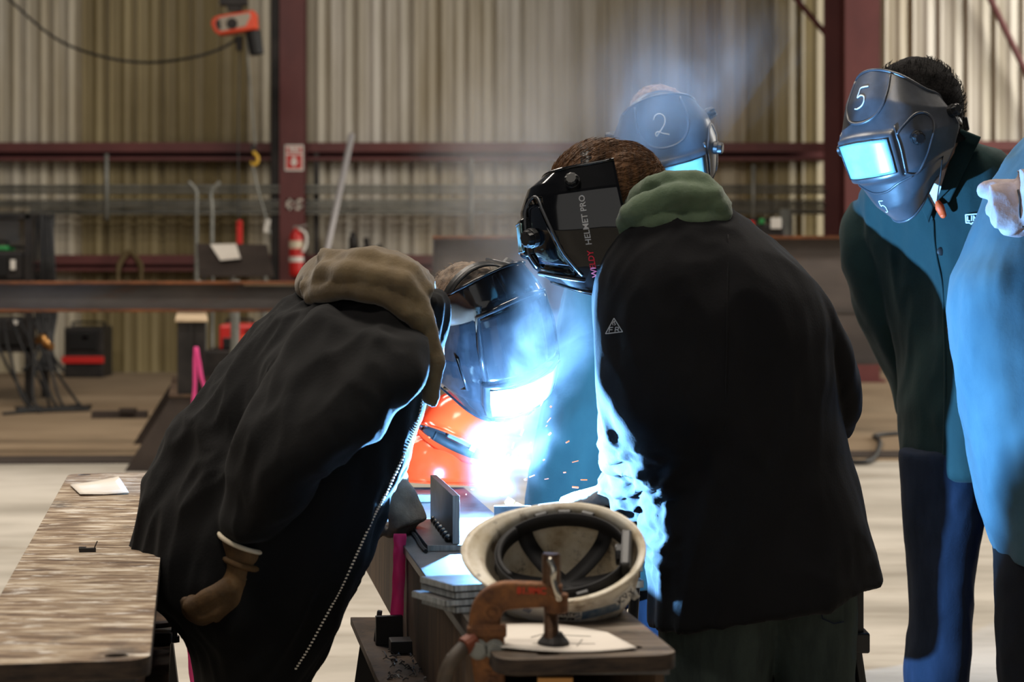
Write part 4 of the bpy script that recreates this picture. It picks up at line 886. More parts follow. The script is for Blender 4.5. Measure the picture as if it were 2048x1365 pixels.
def folds(ax=(7, 7, 2.2), amp=.007, f2=15, amp2=.003, sharp=.004):
    def fn(p):
        q = Vector((p.x * ax[0], p.y * ax[1], p.z * ax[2])); q += noise.noise_vector(p * 3) * .6
        return amp * noise.noise(q) + amp2 * noise.noise(p * f2) + sharp * ridged(q * .8 + Vector((3, 1, 7)), 1.4)
    return fn

# ---- welding helmets
def interp(t, tab): return float(np.interp(t, [a for a, _ in tab], [b for _, b in tab]))
STY = {
 'satin': dict(zt0=.165, ztd=.100, zb0=-.185, zbr=.125, yf=[(0, .100), (.18, .140), (.39, .168), (.43, .170), (.70, .152), (.73, .142), (.9, .118), (1, .085)],
               w=[(0, .094), (.2, .118), (.42, .126), (.7, .116), (.86, .094), (1, .060)], back=[(0, .012), (.5, .02), (1, .0)], py=.55, win=(34, .435, .675), frame=(39, .41, .70)),
 'glossA': dict(zt0=.165, ztd=.085, zb0=-.165, zbr=.055, yf=[(0, .095), (.12, .135), (.26, .156), (.60, .178), (.64, .182), (.90, .165), (1, .140)],
               w=[(0, .098), (.2, .122), (.5, .130), (.8, .120), (1, .092)], back=[(0, .085), (.5, .14), (1, .10)], py=.62, win=(40, .66, .88), frame=(46, .63, .91)),
 'glossB': dict(zt0=.082, ztd=-.004, zb0=-.120, zbr=-.060, yf=[(0, .105), (.10, .140), (.3, .160), (.7, .165), (.85, .150), (1, .120)],
               w=[(0, .105), (.2, .122), (.5, .128), (.8, .110), (1, .070)], back=[(0, .045), (.5, .055), (1, .03)], py=.50, win=(36, .42, .68), frame=(39, .39, .71)),
}
def helmet(label, c, rm, sty, m, s=1.0):
    S_ = STY[sty]; t = thing('welding_helmet', label, 'welding helmet', tuple(c), rm)
    def pt(a, v):
        k = abs(a) / 105; top = S_['zt0'] - S_['ztd'] * k ** 1.8; bot = S_['zb0'] + S_['zbr'] * k ** 2.2
        z = top + (bot - top) * v; yf = interp(v, S_['yf']); w_ = interp(v, S_['w']); r = R(min(abs(a), 90))
        x = w_ * math.sin(r) ** .92; y = yf * max(0, math.cos(r)) ** S_['py']
        if abs(a) > 90: y = -(abs(a) - 90) / 15 * interp(v, S_['back'])
        return Vector((math.copysign(x, a), y, z)) * s
    def nrm(a, v):
        e = .4; du = pt(a + e, v) - pt(a - e, v); dv = pt(a, min(v + .004, 1)) - pt(a, max(v - .004, 0)); n_ = dv.cross(du)
        n_ = n_.normalized() if n_.length else Vector((0, 1, 0))
        return n_ if n_.dot(Vector((math.sin(R(a)), math.cos(R(a)), 0))) > 0 else -n_
    def off(a, v, d): return pt(a, v) + nrm(a, v) * d
    fa, f0, f1 = S_['frame']; wa, w0, w1 = S_['win']
    sst = lambda x, e0, e1: max(0, min(1, (x - e0) / (e1 - e0)))
    def raise_(a, v): return .008 * s * min(sst(abs(a), fa + 3, fa), sst(v, f0 - .02, f0), sst(v, f1 + .02, f1))
    def bossA(a, v): return (.006 * s * min(sst(abs(a), 44, 41), sst(v, .17, .19), sst(v, .62, .60))) if sty == 'glossA' else 0
    def scoop(a, v): return (-.010 * s * min(sst(abs(a), 35, 38), sst(abs(a), 58 + 26 * v, 55 + 26 * v), sst(v, .20, .24), sst(v, .87, .84))) if sty == 'glossB' else 0
    mb = MB(); mb.grid(lambda i, j: off((i - .5) * 210, j, raise_((i - .5) * 210, j) + bossA((i - .5) * 210, j) + scoop((i - .5) * 210, j)), 110, 70)
    sh = mb.build('shell', m, t, local=True, smooth=True, fix=False); md = sh.modifiers.new('solid', 'SOLIDIFY'); md.thickness = .004 * s; md.offset = -1 if nrm(0, .5).y > 0 else 1
    # make face normals point outwards
    bm = bmesh.new(); bm.from_mesh(sh.data); bmesh.ops.recalc_face_normals(bm, faces=bm.faces)
    bm.faces.ensure_lookup_table()
    if bm.faces[len(bm.faces) // 2 + 55].normal.y < 0: bmesh.ops.reverse_faces(bm, faces=bm.faces)
    bm.to_mesh(sh.data); bm.free(); md.offset = -1
    mb = MB(); mb.grid(lambda i, j: off((i - .5) * 2 * wa, w0 + (w1 - w0) * j, .0095 * s), 16, 10); ln = mb.build('lens', M['lens'], t, local=True, smooth=True, solid=.002)
    ln['label'] = 'bright glossy lens cover'
    def line(name, pts, r, mm, d=.002, closed=False): mb = MB(); mb.tube([off(a, v, d * s) for a, v in pts], r * s, 6, True, closed); return mb.build(name, mm, t, local=True, smooth=True)
    line('lens_gasket', [(-wa, w0), (-wa / 2, w0), (0, w0), (wa / 2, w0), (wa, w0), (wa, (w0 + w1) / 2), (wa, w1), (wa / 2, w1), (0, w1), (-wa / 2, w1), (-wa, w1), (-wa, (w0 + w1) / 2)], .0014, M['blackplastic'], .0105, True)
    line('rolled_edge', [(a, 0) for a in np.linspace(-105, 105, 41)], .0035, m, 0)
    line('rolled_edge', [(a, 1) for a in np.linspace(-105, 105, 41)], .003, m, 0)
    def knob(a, v, r, h, name='knob', mm=None, d=0):
        p = off(a, v, d); n_ = nrm(a, v); mb = MB(); mb.cyl(p - n_ * .002, p + n_ * h * .45, r, r, 18); kn = mb.build(name, mm or M['blackplastic'], t, local=True, bevel=.001 * s)
        mb = MB(); Q = n_.to_track_quat('Z', 'Y').to_matrix()
        mb.rings([[p + n_ * hh + Q @ Vector((rr * (1 + .10 * (j % 2)) * math.cos(j * math.pi / 10), rr * (1 + .10 * (j % 2)) * math.sin(j * math.pi / 10), 0)) for j in range(20)] for hh, rr in ((h * .4, r * .86), (h * .9, r * .8), (h, r * .6))])
        mb.build('grip', mm or M['blackplastic'], kn, local=True); return kn
    if sty == 'satin':
        U = [(-33, .02), (-32, .12), (-28, .21), (-20, .28), (-10, .315), (0, .325), (10, .315), (20, .28), (28, .21), (32, .12), (33, .02)]
        us = spline([(a, v, 0) for a, v in U], 5); line('forehead_rib', [(p.x, p.y) for p in us], .0035, m, .0005)
        for k in (-1, 1):
            us = spline([(k * a, v, 0) for a, v in ((42, .70), (55, .74), (70, .66), (79, .5), (82, .36), (77, .27), (66, .27), (52, .36), (44, .42))], 5); line('side_rib', [(p.x, p.y) for p in us], .003, m, .0005)
            knob(k * 64, .47, .016 * s, .020 * s); knob(k * 97, .24, .015 * s, .022 * s, 'pivot_knob')
            us = spline([(k * a, v, 0) for a, v in ((42, .36), (45, .5), (44, .70))], 5); line('side_rib', [(p.x, p.y) for p in us], .003, m, .0005)
        us = spline([(a, v, 0) for a, v in ((-50, .74), (-30, .75), (-10, .785), (10, .785), (30, .75), (50, .74))], 6); line('chin_rib', [(p.x, p.y) for p in us], .003, m, .0005)
    if sty == 'glossA':
        knob(96, .12, .018 * s, .024 * s, 'pivot_knob'); knob(-96, .12, .018 * s, .024 * s, 'pivot_knob')
        line('panel_rib', [(-43, .6), (-43, .4), (-41, .18), (-20, .165), (0, .16), (20, .165), (41, .18), (43, .4), (43, .6)], .0065, m, .003)
        for k in (-1, 1):
            line('side_rib', [(k * 66, .45), (k * 62, .7), (k * 86, .86)], .004, m, .001)
    if sty == 'glossB':
        for k in (-1, 1):
            rimp = spline([(k * a, v, 0) for a, v in ((36, .84), (36, .6), (37, .40), (42, .26), (52, .20), (62, .26), (70, .45), (77, .66), (84, .86))], 6)
            line('window_rim', [(p.x, p.y) for p in rimp], .0032, M['satin'], .0005)
            mb = MB(); mb.grid(lambda i, j: off(k * (38 + i * (20 + 25 * j)), .26 + .56 * j, -.006 * s), 12, 14); mb.build('side_window', M['sidelens'], t, local=True, smooth=True, solid=.001)
            knob(k * 50, .56, .019 * s, .022 * s, 'dial'); knob(k * 86, .13, .015 * s, .022 * s, 'pivot_knob')
        line('lower_rim', [(a, .9) for a in np.linspace(-84, 84, 31)], .004, M['satin'], .001)
    # head harness
    def ringband(z, tilt, h=.012, th=.003):
        mb = MB()
        for zz in (-h, h):
            for i in range(41):
                a = 2 * math.pi * i / 40; mb.v.append(Vector((.092 * math.cos(a), -.012 + .115 * math.sin(a), z + zz + tilt * math.sin(a))) * s)
        mb.f = [(i, i + 1, 42 + i, 41 + i) for i in range(40)]; return mb.build('headband', M['blackplastic'], t, local=True, smooth=True, solid=th)
    ringband(.035, .03)
    mb = MB()
    for x in (-.011, .011):
        for i in range(21): a = math.pi * i / 20; mb.v.append(Vector((.094 * math.cos(a), x + .01, .045 + .093 * math.sin(a))) * s)
    mb.f = [(i, i + 1, 22 + i, 21 + i) for i in range(20)]; mb.build('crown_strap', M['blackplastic'], t, local=True, smooth=True, solid=.003)
    mb = MB(); mb.box(Vector((0, -.130, .005)) * s, Vector((.085, .020, .034)) * s); rt = mb.build('ratchet', M['blackplastic'], t, local=True, bevel=.005 * s)
    mb = MB(); mb.cyl(Vector((0, -.138, .005)) * s, Vector((0, -.160, .005)) * s, .021 * s, .018 * s, 14); mb.build('ratchet_knob', M['blackplastic'], rt, local=True, bevel=.003 * s)
    t_off = off
    return t, sh, t_off, line
def digit(t_line, pts, a0, v0, sa, sv, m, r=.0016, name='number_mark'):
    us = spline([(a0 - x * sa, v0 + y * sv, 0) for x, y in pts], 5); return t_line(name, [(p.x, p.y) for p in us], r, m, .0012)
FIVE = [(.5, 0), (.1, .0), (-.35, .02), (-.4, .25), (-.42, .45), (-.1, .38), (.25, .45), (.4, .65), (.2, .9), (-.2, 1.0), (-.5, .98)]
TWO = [(-.45, .2), (-.2, .02), (.2, .0), (.45, .18), (.4, .42), (.1, .68), (-.3, .9), (-.45, .98), (-.5, .84), (-.25, .78), (.1, .92), (.5, 1.05)]

# ================= person A: bent over from the left
pA = person('person in black duck jacket with tan hood bending over the weld from the left', P(505, 1300, 3.75).x, 3.75)
YA = 3.72
A_torso = [(418, 1410, 560, 1440, YA, .15), (408, 1225, 606, 1372, YA, .16), (366, 1160, 636, 1310, YA, .17), (298, 1088, 662, 1248, YA, .19), (316, 985, 722, 1120, YA, .20), (368, 865, 775, 1000, YA + .01, .21),
           (430, 762, 812, 910, YA + .02, .215), (502, 672, 838, 820, YA + .03, .22), (566, 608, 862, 735, YA + .04, .215), (632, 568, 872, 668, YA + .05, .17), (700, 552, 874, 612, YA + .06, .10)]
A_torso = [q[:4] + ((q[4] + .16, q[4] - .20),) + q[5:] for q in A_torso]      # turned a little away from the camera
A_arm = [(640, 612, 850, 690, 3.56, .075), (590, 690, 838, 772, 3.51, .085), (540, 772, 776, 845, 3.48, .085), (496, 848, 690, 915, 3.46, .08), (478, 915, 628, 966, 3.46, .075), (464, 985, 600, 1022, 3.47, .068), (452, 1030, 566, 1056, 3.48, .060), (462, 1066, 532, 1082, 3.49, .046)]
A_arm2 = [(700, 690, 800, 720, 3.96, .07), (690, 790, 780, 810, 4.03, .065), (700, 880, 766, 900, 4.06, .055), (732, 950, 784, 965, 4.07, .045)]
A_arm = [q[:4] + ((q[4] + .07, q[4] - .09),) + q[5:] for q in A_arm]
A_legs = [[(404, 1200, 570, 1230, 3.66, .10), (402, 1365, 555, 1370, 3.66, .085), (430, 1580, 550, 1580, 3.66, .075), (445, 1770, 540, 1770, 3.66, .06)],
          [(430, 1200, 610, 1270, 3.85, .10), (470, 1365, 598, 1370, 4.0, .085), (490, 1560, 590, 1560, 4.02, .075), (500, 1720, 585, 1720, 4.03, .06)]]
HA = P(952, 646, 4.34); RA = rot(221, -20, 20)
hA = head_mb(HA, RA); nk = MB(); nk.tube([P(800, 630, 3.82), P(856, 620, 4.24), HA + Vector((0, .03, 0))], [.055, .046, .046], 14)
body(pA, [A_torso, A_arm, A_arm2] + A_legs, [hA, nk], k=.68)
cloth('trousers', M['darkpants'], pA, A_legs, wr=folds((9, 9, 5), .006))
jA = cloth('jacket', M['jacketA'], pA, [A_torso, A_arm, A_arm2], wr=folds((8, 8, 3), .010, 17, .004, .012), voxel=.008, smooth=4, e=2.4)
boot(pA, PX(490, 3.66), 3.65, 1, -.2); boot(pA, PX(545, 4.03), 4.02, 1, -.1)
# hood
A_hood = [(603, 560, 607, 600, 3.82, .07), (622, 534, 640, 592, 3.82, .14), (660, 511, 690, 580, 3.80, .19), (715, 503, 750, 592, 3.78, .22), (775, 506, 800, 602, 3.77, .235), (822, 522, 842, 622, 3.77, .235), (850, 548, 866, 662, 3.77, .225), (866, 585, 874, 700, 3.78, .20), (876, 620, 878, 760, 3.80, .15)]
hx = MB()
hx.tube(spline([P(612, 578, 3.70), P(700, 548, 3.62), P(780, 560, 3.57), P(836, 610, 3.56), P(862, 680, 3.56), P(868, 750, 3.56), P(858, 806, 3.57)], 5), [.022 - .0003 * i for i in range(31)], 10)
hx.tube(spline([P(650, 522, 3.70), P(730, 520, 3.60), P(800, 540, 3.58), P(850, 590, 3.58)], 5), .020, 10)
hx.tube(spline([P(618, 592, 3.68), P(690, 580, 3.60), P(760, 588, 3.56), P(815, 620, 3.55), P(848, 664, 3.56), P(860, 710, 3.57)], 5), .016, 10)
cloth('hood', M['hoodA'], pA, [A_hood], [hx], .007, 3, folds((10, 6, 14), .006, 20, .003, .006))
bvA = world_bvh(jA)
zp = on_surface([(846, 800), (834, 845), (820, 880), (804, 920), (784, 962), (766, 1000), (748, 1034), (728, 1078), (708, 1122), (686, 1170), (666, 1208), (642, 1252), (617, 1298), (592, 1338)], bvA)
if len(zp) > 3:
    b = MB(); zs = spline(zp, 14)
    for i, p in enumerate(zs):
        if i % 2 == 0: b.box(p, (.0042, .004, .0028))
    o = b.build('zipper', M['silver'], pA); o['kind'] = 'stuff'
hair_mb(HA, RA, 1.02, -.06, .05, .008, .006, 70).build('hair', M['hairgrey'], pA, smooth=True, fix=True)
hair_strands(HA, RA, 900, 4, M['hairgrey'], pA, -.07, .014, .0004, .008, s=1.02)
cloth('glove', M['leather'], pA, [[(442, 1068, 538, 1102, 3.49, .058), (452, 1108, 533, 1128, 3.49, .050), (444, 1148, 526, 1166, 3.49, .046), (428, 1176, 516, 1206, 3.49, .044), (408, 1188, 486, 1236, 3.49, .038), (394, 1196, 448, 1246, 3.49, .028)]],
      [hand_mb(basis(P(478, 1160, 3.47), (-.62, -.04, -1), (-1, .1, .45)), .86, curl=(38, 50, 40), thumb=(.35, .8, -.5), r=.0165)], .005, 3, lambda p: .003 * noise.noise(p * 30))
b = MB(); rg = ring((440, 1066, 539, 1104, 3.49, .061), 28, 1.0, 2.0); b.tube(rg, .0045, 8, closed=True); b2 = MB(); b2.tube(ring((450, 1112, 534, 1136, 3.49, .053), 28, 1.0, 2.0), .006, 8, closed=True); b2.build('cuff_fold', M['leather'], pA, smooth=True)
o = b.build('glove_binding', M['cream'], pA, smooth=True); o['label'] = 'cream bound edge of the glove cuff'
cloth('glove', M['leatherG'], pA, [[(758, 945, 806, 930, 4.10, .042), (762, 985, 820, 965, 4.07, .040)]],
      [hand_mb(basis(P(786, 966, 4.05), (.40, -.25, -.88), (-.35, .55, -.35)), 1.0, curl=(50, 60, 40), thumb=(.4, .6, -.6), r=.0125)], .005, 4, lambda p: .003 * noise.noise(p * 30))
he, sh, off, line = helmet('glossy black welding helmet on the bent welder at left, lens lit by the arc', HA, RA, 'glossA', M['gloss'], 1.05)

# ================= person B: standing with the back to the camera
pB = person('person in black jacket with green hood, back turned, welding in the centre', P(1500, 1300, 3.90).x, 3.90)
YB = 3.87
B_torso = [(1262, 432, 1440, 418, YB, .09), (1222, 480, 1515, 470, YB, .13), (1196, 540, 1592, 540, YB, .165), (1192, 620, 1640, 620, YB, .18), (1200, 720, 1655, 720, YB, .185), (1206, 820, 1668, 820, YB, .185),
           (1235, 905, 1692, 905, YB, .185), (1290, 985, 1715, 985, YB, .185), (1296, 1070, 1736, 1062, YB, .185), (1300, 1180, 1756, 1132, YB, .19), (1302, 1252, 1764, 1156, YB, .19)]
B_torso = [q[:4] + ((q[4] - .09, q[4] + .05),) + q[5:] if q[1] < 880 else q for q in B_torso]
B_larm = [(1195, 560, 1400, 590, 3.83, .08), (1196, 680, 1385, 700, 3.81, .085), (1201, 790, 1380, 810, 3.82, .085), (1207, 872, 1385, 920, 3.85, .085), (1222, 918, 1372, 1010, 3.92, .075), (1222, 945, 1312, 1040, 4.00, .06), (1205, 955, 1250, 1030, 4.07, .05)]
B_larm = [q[:4] + ((q[4] - .06, q[4] + .05),) + q[5:] if q[1] < 860 else q for q in B_larm]
B_rarm = [(1540, 520, 1628, 575, 3.88, .08), (1580, 600, 1672, 640, 3.89, .08), (1618, 690, 1702, 705, 3.90, .08), (1640, 765, 1716, 772, 3.92, .078), (1640, 820, 1705, 828, 3.96, .07), (1630, 862, 1690, 868, 4.02, .06)]
B_legs = [[(1312, 1150, 1560, 1150, 3.87, .12), (1318, 1280, 1545, 1280, 3.87, .11), (1335, 1420, 1530, 1420, 3.87, .10), (1370, 1600, 1510, 1600, 3.87, .08), (1385, 1720, 1500, 1720, 3.87, .07)],
          [(1500, 1130, 1708, 1130, 3.90, .12), (1535, 1280, 1706, 1280, 3.90, .11), (1550, 1420, 1700, 1420, 3.90, .10), (1570, 1600, 1690, 1600, 3.90, .08), (1580, 1715, 1685, 1715, 3.90, .07)]]
HB = P(1206, 425, 3.92); RB = rot(82, -9, 4)
hB = head_mb(HB, RB); nk = MB(); nk.tube([P(1330, 470, 3.88), P(1270, 440, 3.90), HB], [.066, .060, .058], 14)
body(pB, [B_torso, B_larm, B_rarm] + B_legs, [hB, nk])
tB = cloth('trousers', M['jeansB'], pB, B_legs, wr=folds((9, 9, 5), .006))
_fB = folds((7, 7, 1.8), .012, 14, .003, .008)
def wrB(p):                                        # the sleeve bunches up at the bent elbow and cuff
    k = max(0, min(1, (.93 - p.z) / .08)) * max(0, min(1, (.34 - p.x) / .06)) * max(0, min(1, (p.z - .62) / .06))
    return _fB(p) + k * .013 * (ridged(Vector((p.x * 9 + p.z * 7, p.y * 4, p.z * 16 - p.x * 10)), 1.5) - .1)
jB = cloth('jacket', M['jacketB'], pB, [B_torso, B_larm, B_rarm], wr=wrB, voxel=.008, smooth=4)
boot(pB, PX(1442, 3.87), 3.88, -.3, 1); boot(pB, PX(1632, 3.90), 3.92, .2, 1)
B_hood = [(1226, 452, 1240, 492, 3.90, .07), (1238, 418, 1278, 478, 3.90, .105), (1266, 384, 1330, 462, 3.90, .13), (1310, 360, 1378, 456, 3.89, .14), (1362, 347, 1420, 452, 3.88, .135), (1404, 352, 1446, 448, 3.87, .12), (1432, 380, 1456, 440, 3.87, .09)]
hx = MB()
hx.tube(spline([P(1232, 480, 3.83), P(1270, 430, 3.77), P(1330, 400, 3.75), P(1400, 396, 3.76), P(1445, 415, 3.80)], 5), .022, 10)
hx.tube(spline([P(1250, 470, 3.81), P(1310, 448, 3.75), P(1390, 442, 3.75), P(1446, 432, 3.79)], 5), .018, 10)
hx.tube(spline([P(1275, 395, 3.83), P(1330, 368, 3.78), P(1392, 362, 3.78), P(1425, 392, 3.78), P(1430, 430, 3.78)], 5), .018, 10)
cloth('hood', M['hoodB'], pB, [B_hood], [hx], .007, 3, folds((12, 6, 14), .005, 20, .003, .006))
hair_mb(HB, RB, 1.06, -.07, .05, .014, .005, 30, .03).build('hair', M['hairbrown'], pB, smooth=True)
hair_strands(HB, RB, 3500, 9, M['hairbrown'], pB, -.08, .040, .0006, .013, s=1.06, sweep=(0, -.9, .25))
bvB = world_bvh(jB)
cloth('glove', M['leatherG'], pB, [[(1212, 958, 1246, 1022, 4.07, .045), (1196, 958, 1222, 1018, 4.10, .04)]],
      [hand_mb(basis(P(1212, 990, 4.09), (-1, .12, -.25), (-.1, .1, -1)), 1.0, curl=(50, 60, 40), thumb=(.4, .7, -.5), r=.0125)], .005, 4, lambda p: .003 * noise.noise(p * 30))
# print on the left sleeve: triangle with a flame and FR
def stroke_px(pxs, wpx, bv, Y=3.70):
    mb = MB(); k = wpx / 2; n = len(pxs)
    for i in range(n - 1):
        (x0, y0), (x1, y1) = pxs[i], pxs[i + 1]; L = math.hypot(x1 - x0, y1 - y0); nx, ny = -(y1 - y0) / L * k, (x1 - x0) / L * k; ex, ey = (x1 - x0) / L * k * .15, (y1 - y0) / L * k * .15
        st = max(1, int(L / 5))
        for j in range(st):
            a, b_ = j / st, (j + 1) / st
            q = [(x0 - ex + (x1 - x0 + 2 * ex) * a, y0 - ey + (y1 - y0 + 2 * ey) * a), (x0 - ex + (x1 - x0 + 2 * ex) * b_, y0 - ey + (y1 - y0 + 2 * ey) * b_)]
            mb.add([P(q[0][0] + nx, q[0][1] + ny, Y), P(q[1][0] + nx, q[1][1] + ny, Y), P(q[1][0] - nx, q[1][1] - ny, Y), P(q[0][0] - nx, q[0][1] - ny, Y)], [(0, 1, 2, 3)])
    o_ = Vector((0, 0, H)); out = []
    for v in mb.v:
        d = (v - o_).normalized(); h = bv.ray_cast(o_, d); out.append(h[0] - d * .006 if h[0] is not None else v)
    mb.v = out; return mb
fr = MB()
for seg in ([(1211, 668), (1228, 637), (1245, 664), (1211, 668)], [(1226, 651), (1225, 647), (1229, 642), (1229, 647), (1231, 649), (1229, 651)], [(1218, 665), (1219, 656), (1226, 655)], [(1219, 660), (1225, 660)],
            [(1230, 664), (1231, 655), (1237, 655), (1237, 659), (1231, 660)], [(1234, 660), (1238, 663)]):
    q = stroke_px(seg, 1.8 if len(seg) == 4 else 1.5, bvB); fr.add(q.v, q.f)
o = fr.build('sleeve_print', M['greyprint'], pB, fix=False); o['label'] = 'grey FR flame triangle print on the sleeve'
# back seam
sp = on_surface([(1456, 470), (1456, 540), (1455, 620), (1454, 700), (1452, 780), (1450, 860)], bvB, .001)
if len(sp) > 3: b = MB(); b.tube(spline(sp, 6), .0016, 5); b.build('back_seam', M['jacketB'], pB, smooth=True)
# pocket and tool pouch on the right leg
bvL = world_bvh(tB)
pk_ = stroke_px([(1648, 1184), (1640, 1215), (1645, 1238), (1668, 1248), (1688, 1244)], 3, bvL); pk_.build('pocket_stitch', M['jeans'], pB, fix=False)
b = MB(); b.box(P(1704, 1230, 3.95), (.035, .07, .14)); b.box(P(1712, 1282, 3.93), (.045, .06, .04)); b.tube([P(1700, 1150, 3.95), P(1704, 1230, 3.93), P(1712, 1300, 3.93), P(1722, 1370, 3.93)], .012, 8); b.build('leg_pouch', M['blackplastic'], pB, bevel=.004)
he, sh, off, line = helmet('glossy black welding helmet with red and grey print, worn by the central welder facing left', HB, RB, 'glossB', M['gloss'], 1.0)
def helm_text(s_, size, y0, v0, v1, m, par, side=-1):
    """lettering running up the side of the shell, its top towards the front"""
    tb = text_mb(s_, size, .0003, 'LEFT'); L = max(v.x for v in tb.v); sty = STY['glossB']; out = []
    for v in tb.v:
        vv = v0 + (v1 - v0) * v.x / L; y = y0 + v.y; yf = interp(vv, sty['yf'])
        a = math.degrees(math.acos(min(1, (y / yf) ** (1 / sty['py'])))) if y > 0 else 90 - y * 15 / interp(vv, sty['back'])
        p = off(side * a, vv, 0); out.append(p + Vector((side * .0018, 0, 0)))
    tb.v = out; return tb.build('lettering', m, par, local=True, fix=False)
helm_text('WELDY', .016, .024, .88, .67, M['redpaint'], he); helm_text('HELMET PRO', .016, .024, .63, .24, M['greyprint'], he)
for o_ in list(he.children):
    pass
# welding gun in the left hand
wg = thing('welding_gun', 'black welding gun held in the gloved hand, pointing at the arc', 'welding gun', tuple(P(1180, 1008, 4.11)))
b = MB(); b.tube(spline([P(1212, 1018, 4.09), P(1170, 1012, 4.11), P(1110, 1018, 4.13), P(1080, 1022, 4.14)]), .014, 10); b.build('handle', M['rubber'], wg, smooth=True)
b = MB(); b.tube(spline([P(1082, 1022, 4.14), P(1050, 1020, 4.15), P(1022, 1008, 4.15)]), .008, 10); b.cyl(P(1026, 1010, 4.15), P(1012, 1001, 4.15), .010, .008); b.build('nozzle', M['brass'], wg, smooth=True)
b = MB(); b.tube(spline([P(1212, 1018, 4.09), P(1250, 1040, 4.05), P(1270, 1120, 4.04), P(1262, 1300, 4.10), P(1250, 1500, 4.3), P(1262, 1660, 4.4)]), .011, 8); b.build('hose', M['rubber'], wg, smooth=True)

# ================= person C: behind the weld, mostly hidden
pC = person('person standing behind the weld in a green welding jacket, mostly hidden by the central welder', P(1290, 1300, 5.12).x, 5.12)
YC_ = 5.12
C_torso = [(1280, 380, 1390, 385, YC_, .08), (1200, 455, 1470, 455, YC_, .11), (1150, 520, 1500, 520, YC_, .14), (1122, 610, 1505, 610, YC_, .15), (1104, 720, 1500, 720, YC_, .155), (1082, 830, 1490, 830, YC_, .16), (1062, 940, 1480, 940, YC_, .16), (1050, 1050, 1465, 1050, YC_, .16), (1055, 1160, 1460, 1160, YC_, .16)]
C_shade_arm = [(1400, 480, 1520, 490, 4.84, .10), (1425, 550, 1570, 560, 4.78, .10), (1440, 650, 1580, 660, 4.68, .16), (1440, 760, 1580, 770, 4.58, .17), (1440, 870, 1570, 880, 4.57, .16), (1440, 985, 1550, 990, 4.54, .13), (1440, 1080, 1540, 1085, 4.49, .08), (1450, 1160, 1530, 1165, 4.48, .06)]  # unseen arm, placed and thickened to throw shade on person D
C_legs = [[(1075, 1100, 1260, 1100, YC_, .11), (1090, 1300, 1240, 1300, YC_, .09), (1110, 1500, 1220, 1500, YC_, .07)], [(1260, 1100, 1440, 1100, YC_, .11), (1280, 1300, 1420, 1300, YC_, .09), (1290, 1500, 1400, 1500, YC_, .07)]]
HC_ = P(1328, 284, 5.08); RC = rot(184, -25, 15)
hC = head_mb(HC_, RC); nk = MB(); nk.tube([P(1335, 420, 5.14), P(1332, 350, 5.14), HC_], [.064, .058, .056], 14)
body(pC, [C_torso, C_shade_arm] + C_legs, [hC, nk], .02)
cloth('trousers', M['jeans'], pC, C_legs, voxel=.014, wr=folds((9, 9, 5), .006))
cloth('jacket', M['teal'], pC, [C_torso, C_shade_arm], wr=folds((8, 8, 2.5), .010, 18, .003, .006), voxel=.010)
b = MB(); b.tube(spline([P(1290, 400, 5.02), P(1335, 388, 4.98), P(1385, 400, 5.02)]), .03, 10); b.build('tshirt_collar', M['white_cloth'], pC, smooth=True)
boot(pC, PX(1165, YC_), YC_, 0, -1); boot(pC, PX(1345, YC_), YC_, 0, -1)
hair_mb(HC_ + Vector((0, .01, .016)), RC, 1.0, -.04, .06, .008, .006, 70).build('hair', M['hairblond'], pC, smooth=True)
hair_strands(HC_, RC, 700, 12, M['hairblond'], pC, -.05, .016, .0007, .010, s=.97, sweep=(0, .5, .6))
he, sh, off, line = helmet('black welding helmet with a chalked 2, worn behind the central welder', HC_, RC, 'satin', M['satin'], 1.02)
digit(line, TWO, 3, .11, 13, .13, M['chalk'])

# ================= person D: right, helmet 5
pD = person('person at right in a green welding jacket and jeans, watching the weld', P(1890, 1300, 4.70).x, 4.70)
D_torso = [(1862, 292, 1962, 285, (4.75, 4.67), .075), (1775, 335, 2005, 300, (4.85, 4.65), .10), (1712, 392, 2045, 335, (4.92, 4.63), .115), (1722, 470, 2050, 450, (4.95, 4.63), .13), (1752, 570, 2050, 560, (4.95, 4.63), .135), (1778, 690, 2040, 690, (4.93, 4.64), .14), (1788, 820, 2030, 820, (4.92, 4.65), .14), (1799, 948, 2020, 950, (4.91, 4.65), .14)]
D_rarm = [(1700, 400, 1800, 395, 4.94, .075), (1682, 450, 1790, 460, 4.94, .078), (1688, 530, 1795, 545, 4.95, .078), (1715, 620, 1808, 640, 4.97, .075), (1755, 705, 1830, 725, 4.99, .07), (1785, 770, 1850, 790, 5.01, .06), (1800, 830, 1860, 840, 5.01, .05)]
D_legs = [[(1801, 900, 1970, 900, 4.75, .11), (1806, 1040, 1962, 1045, 4.75, .10), (1816, 1150, 1949, 1150, 4.75, .095), (1822, 1240, 1940, 1240, 4.75, .09), (1815, 1300, 1936, 1300, 4.75, .088), (1812, 1370, 1930, 1370, 4.75, .085), (1830, 1500, 1918, 1500, 4.75, .07)],
          [(1960, 880, 2050, 880, 4.69, .10), (2004, 1150, 2080, 1150, 4.69, .085), (2010, 1370, 2080, 1370, 4.69, .08), (2020, 1520, 2075, 1520, 4.69, .07)]]
HD = P(1826, 262, 4.57); RD = rot(124, -10, 4)
hD = head_mb(HD, RD); nk = MB(); nk.tube([P(1926, 345, 4.80), P(1892, 310, 4.68), HD], [.066, .060, .058], 14)
body(pD, [D_torso, D_rarm] + D_legs, [hD, nk])
cloth('trousers', M['jeans'], pD, D_legs, wr=folds((7, 7, 5), .005, 18, .0015, .004))
jD = cloth('jacket', M['teal'], pD, [D_torso, D_rarm], wr=folds((7, 7, 2.4), .010, 16, .003, .007), voxel=.009)
bvD = world_bvh(jD)
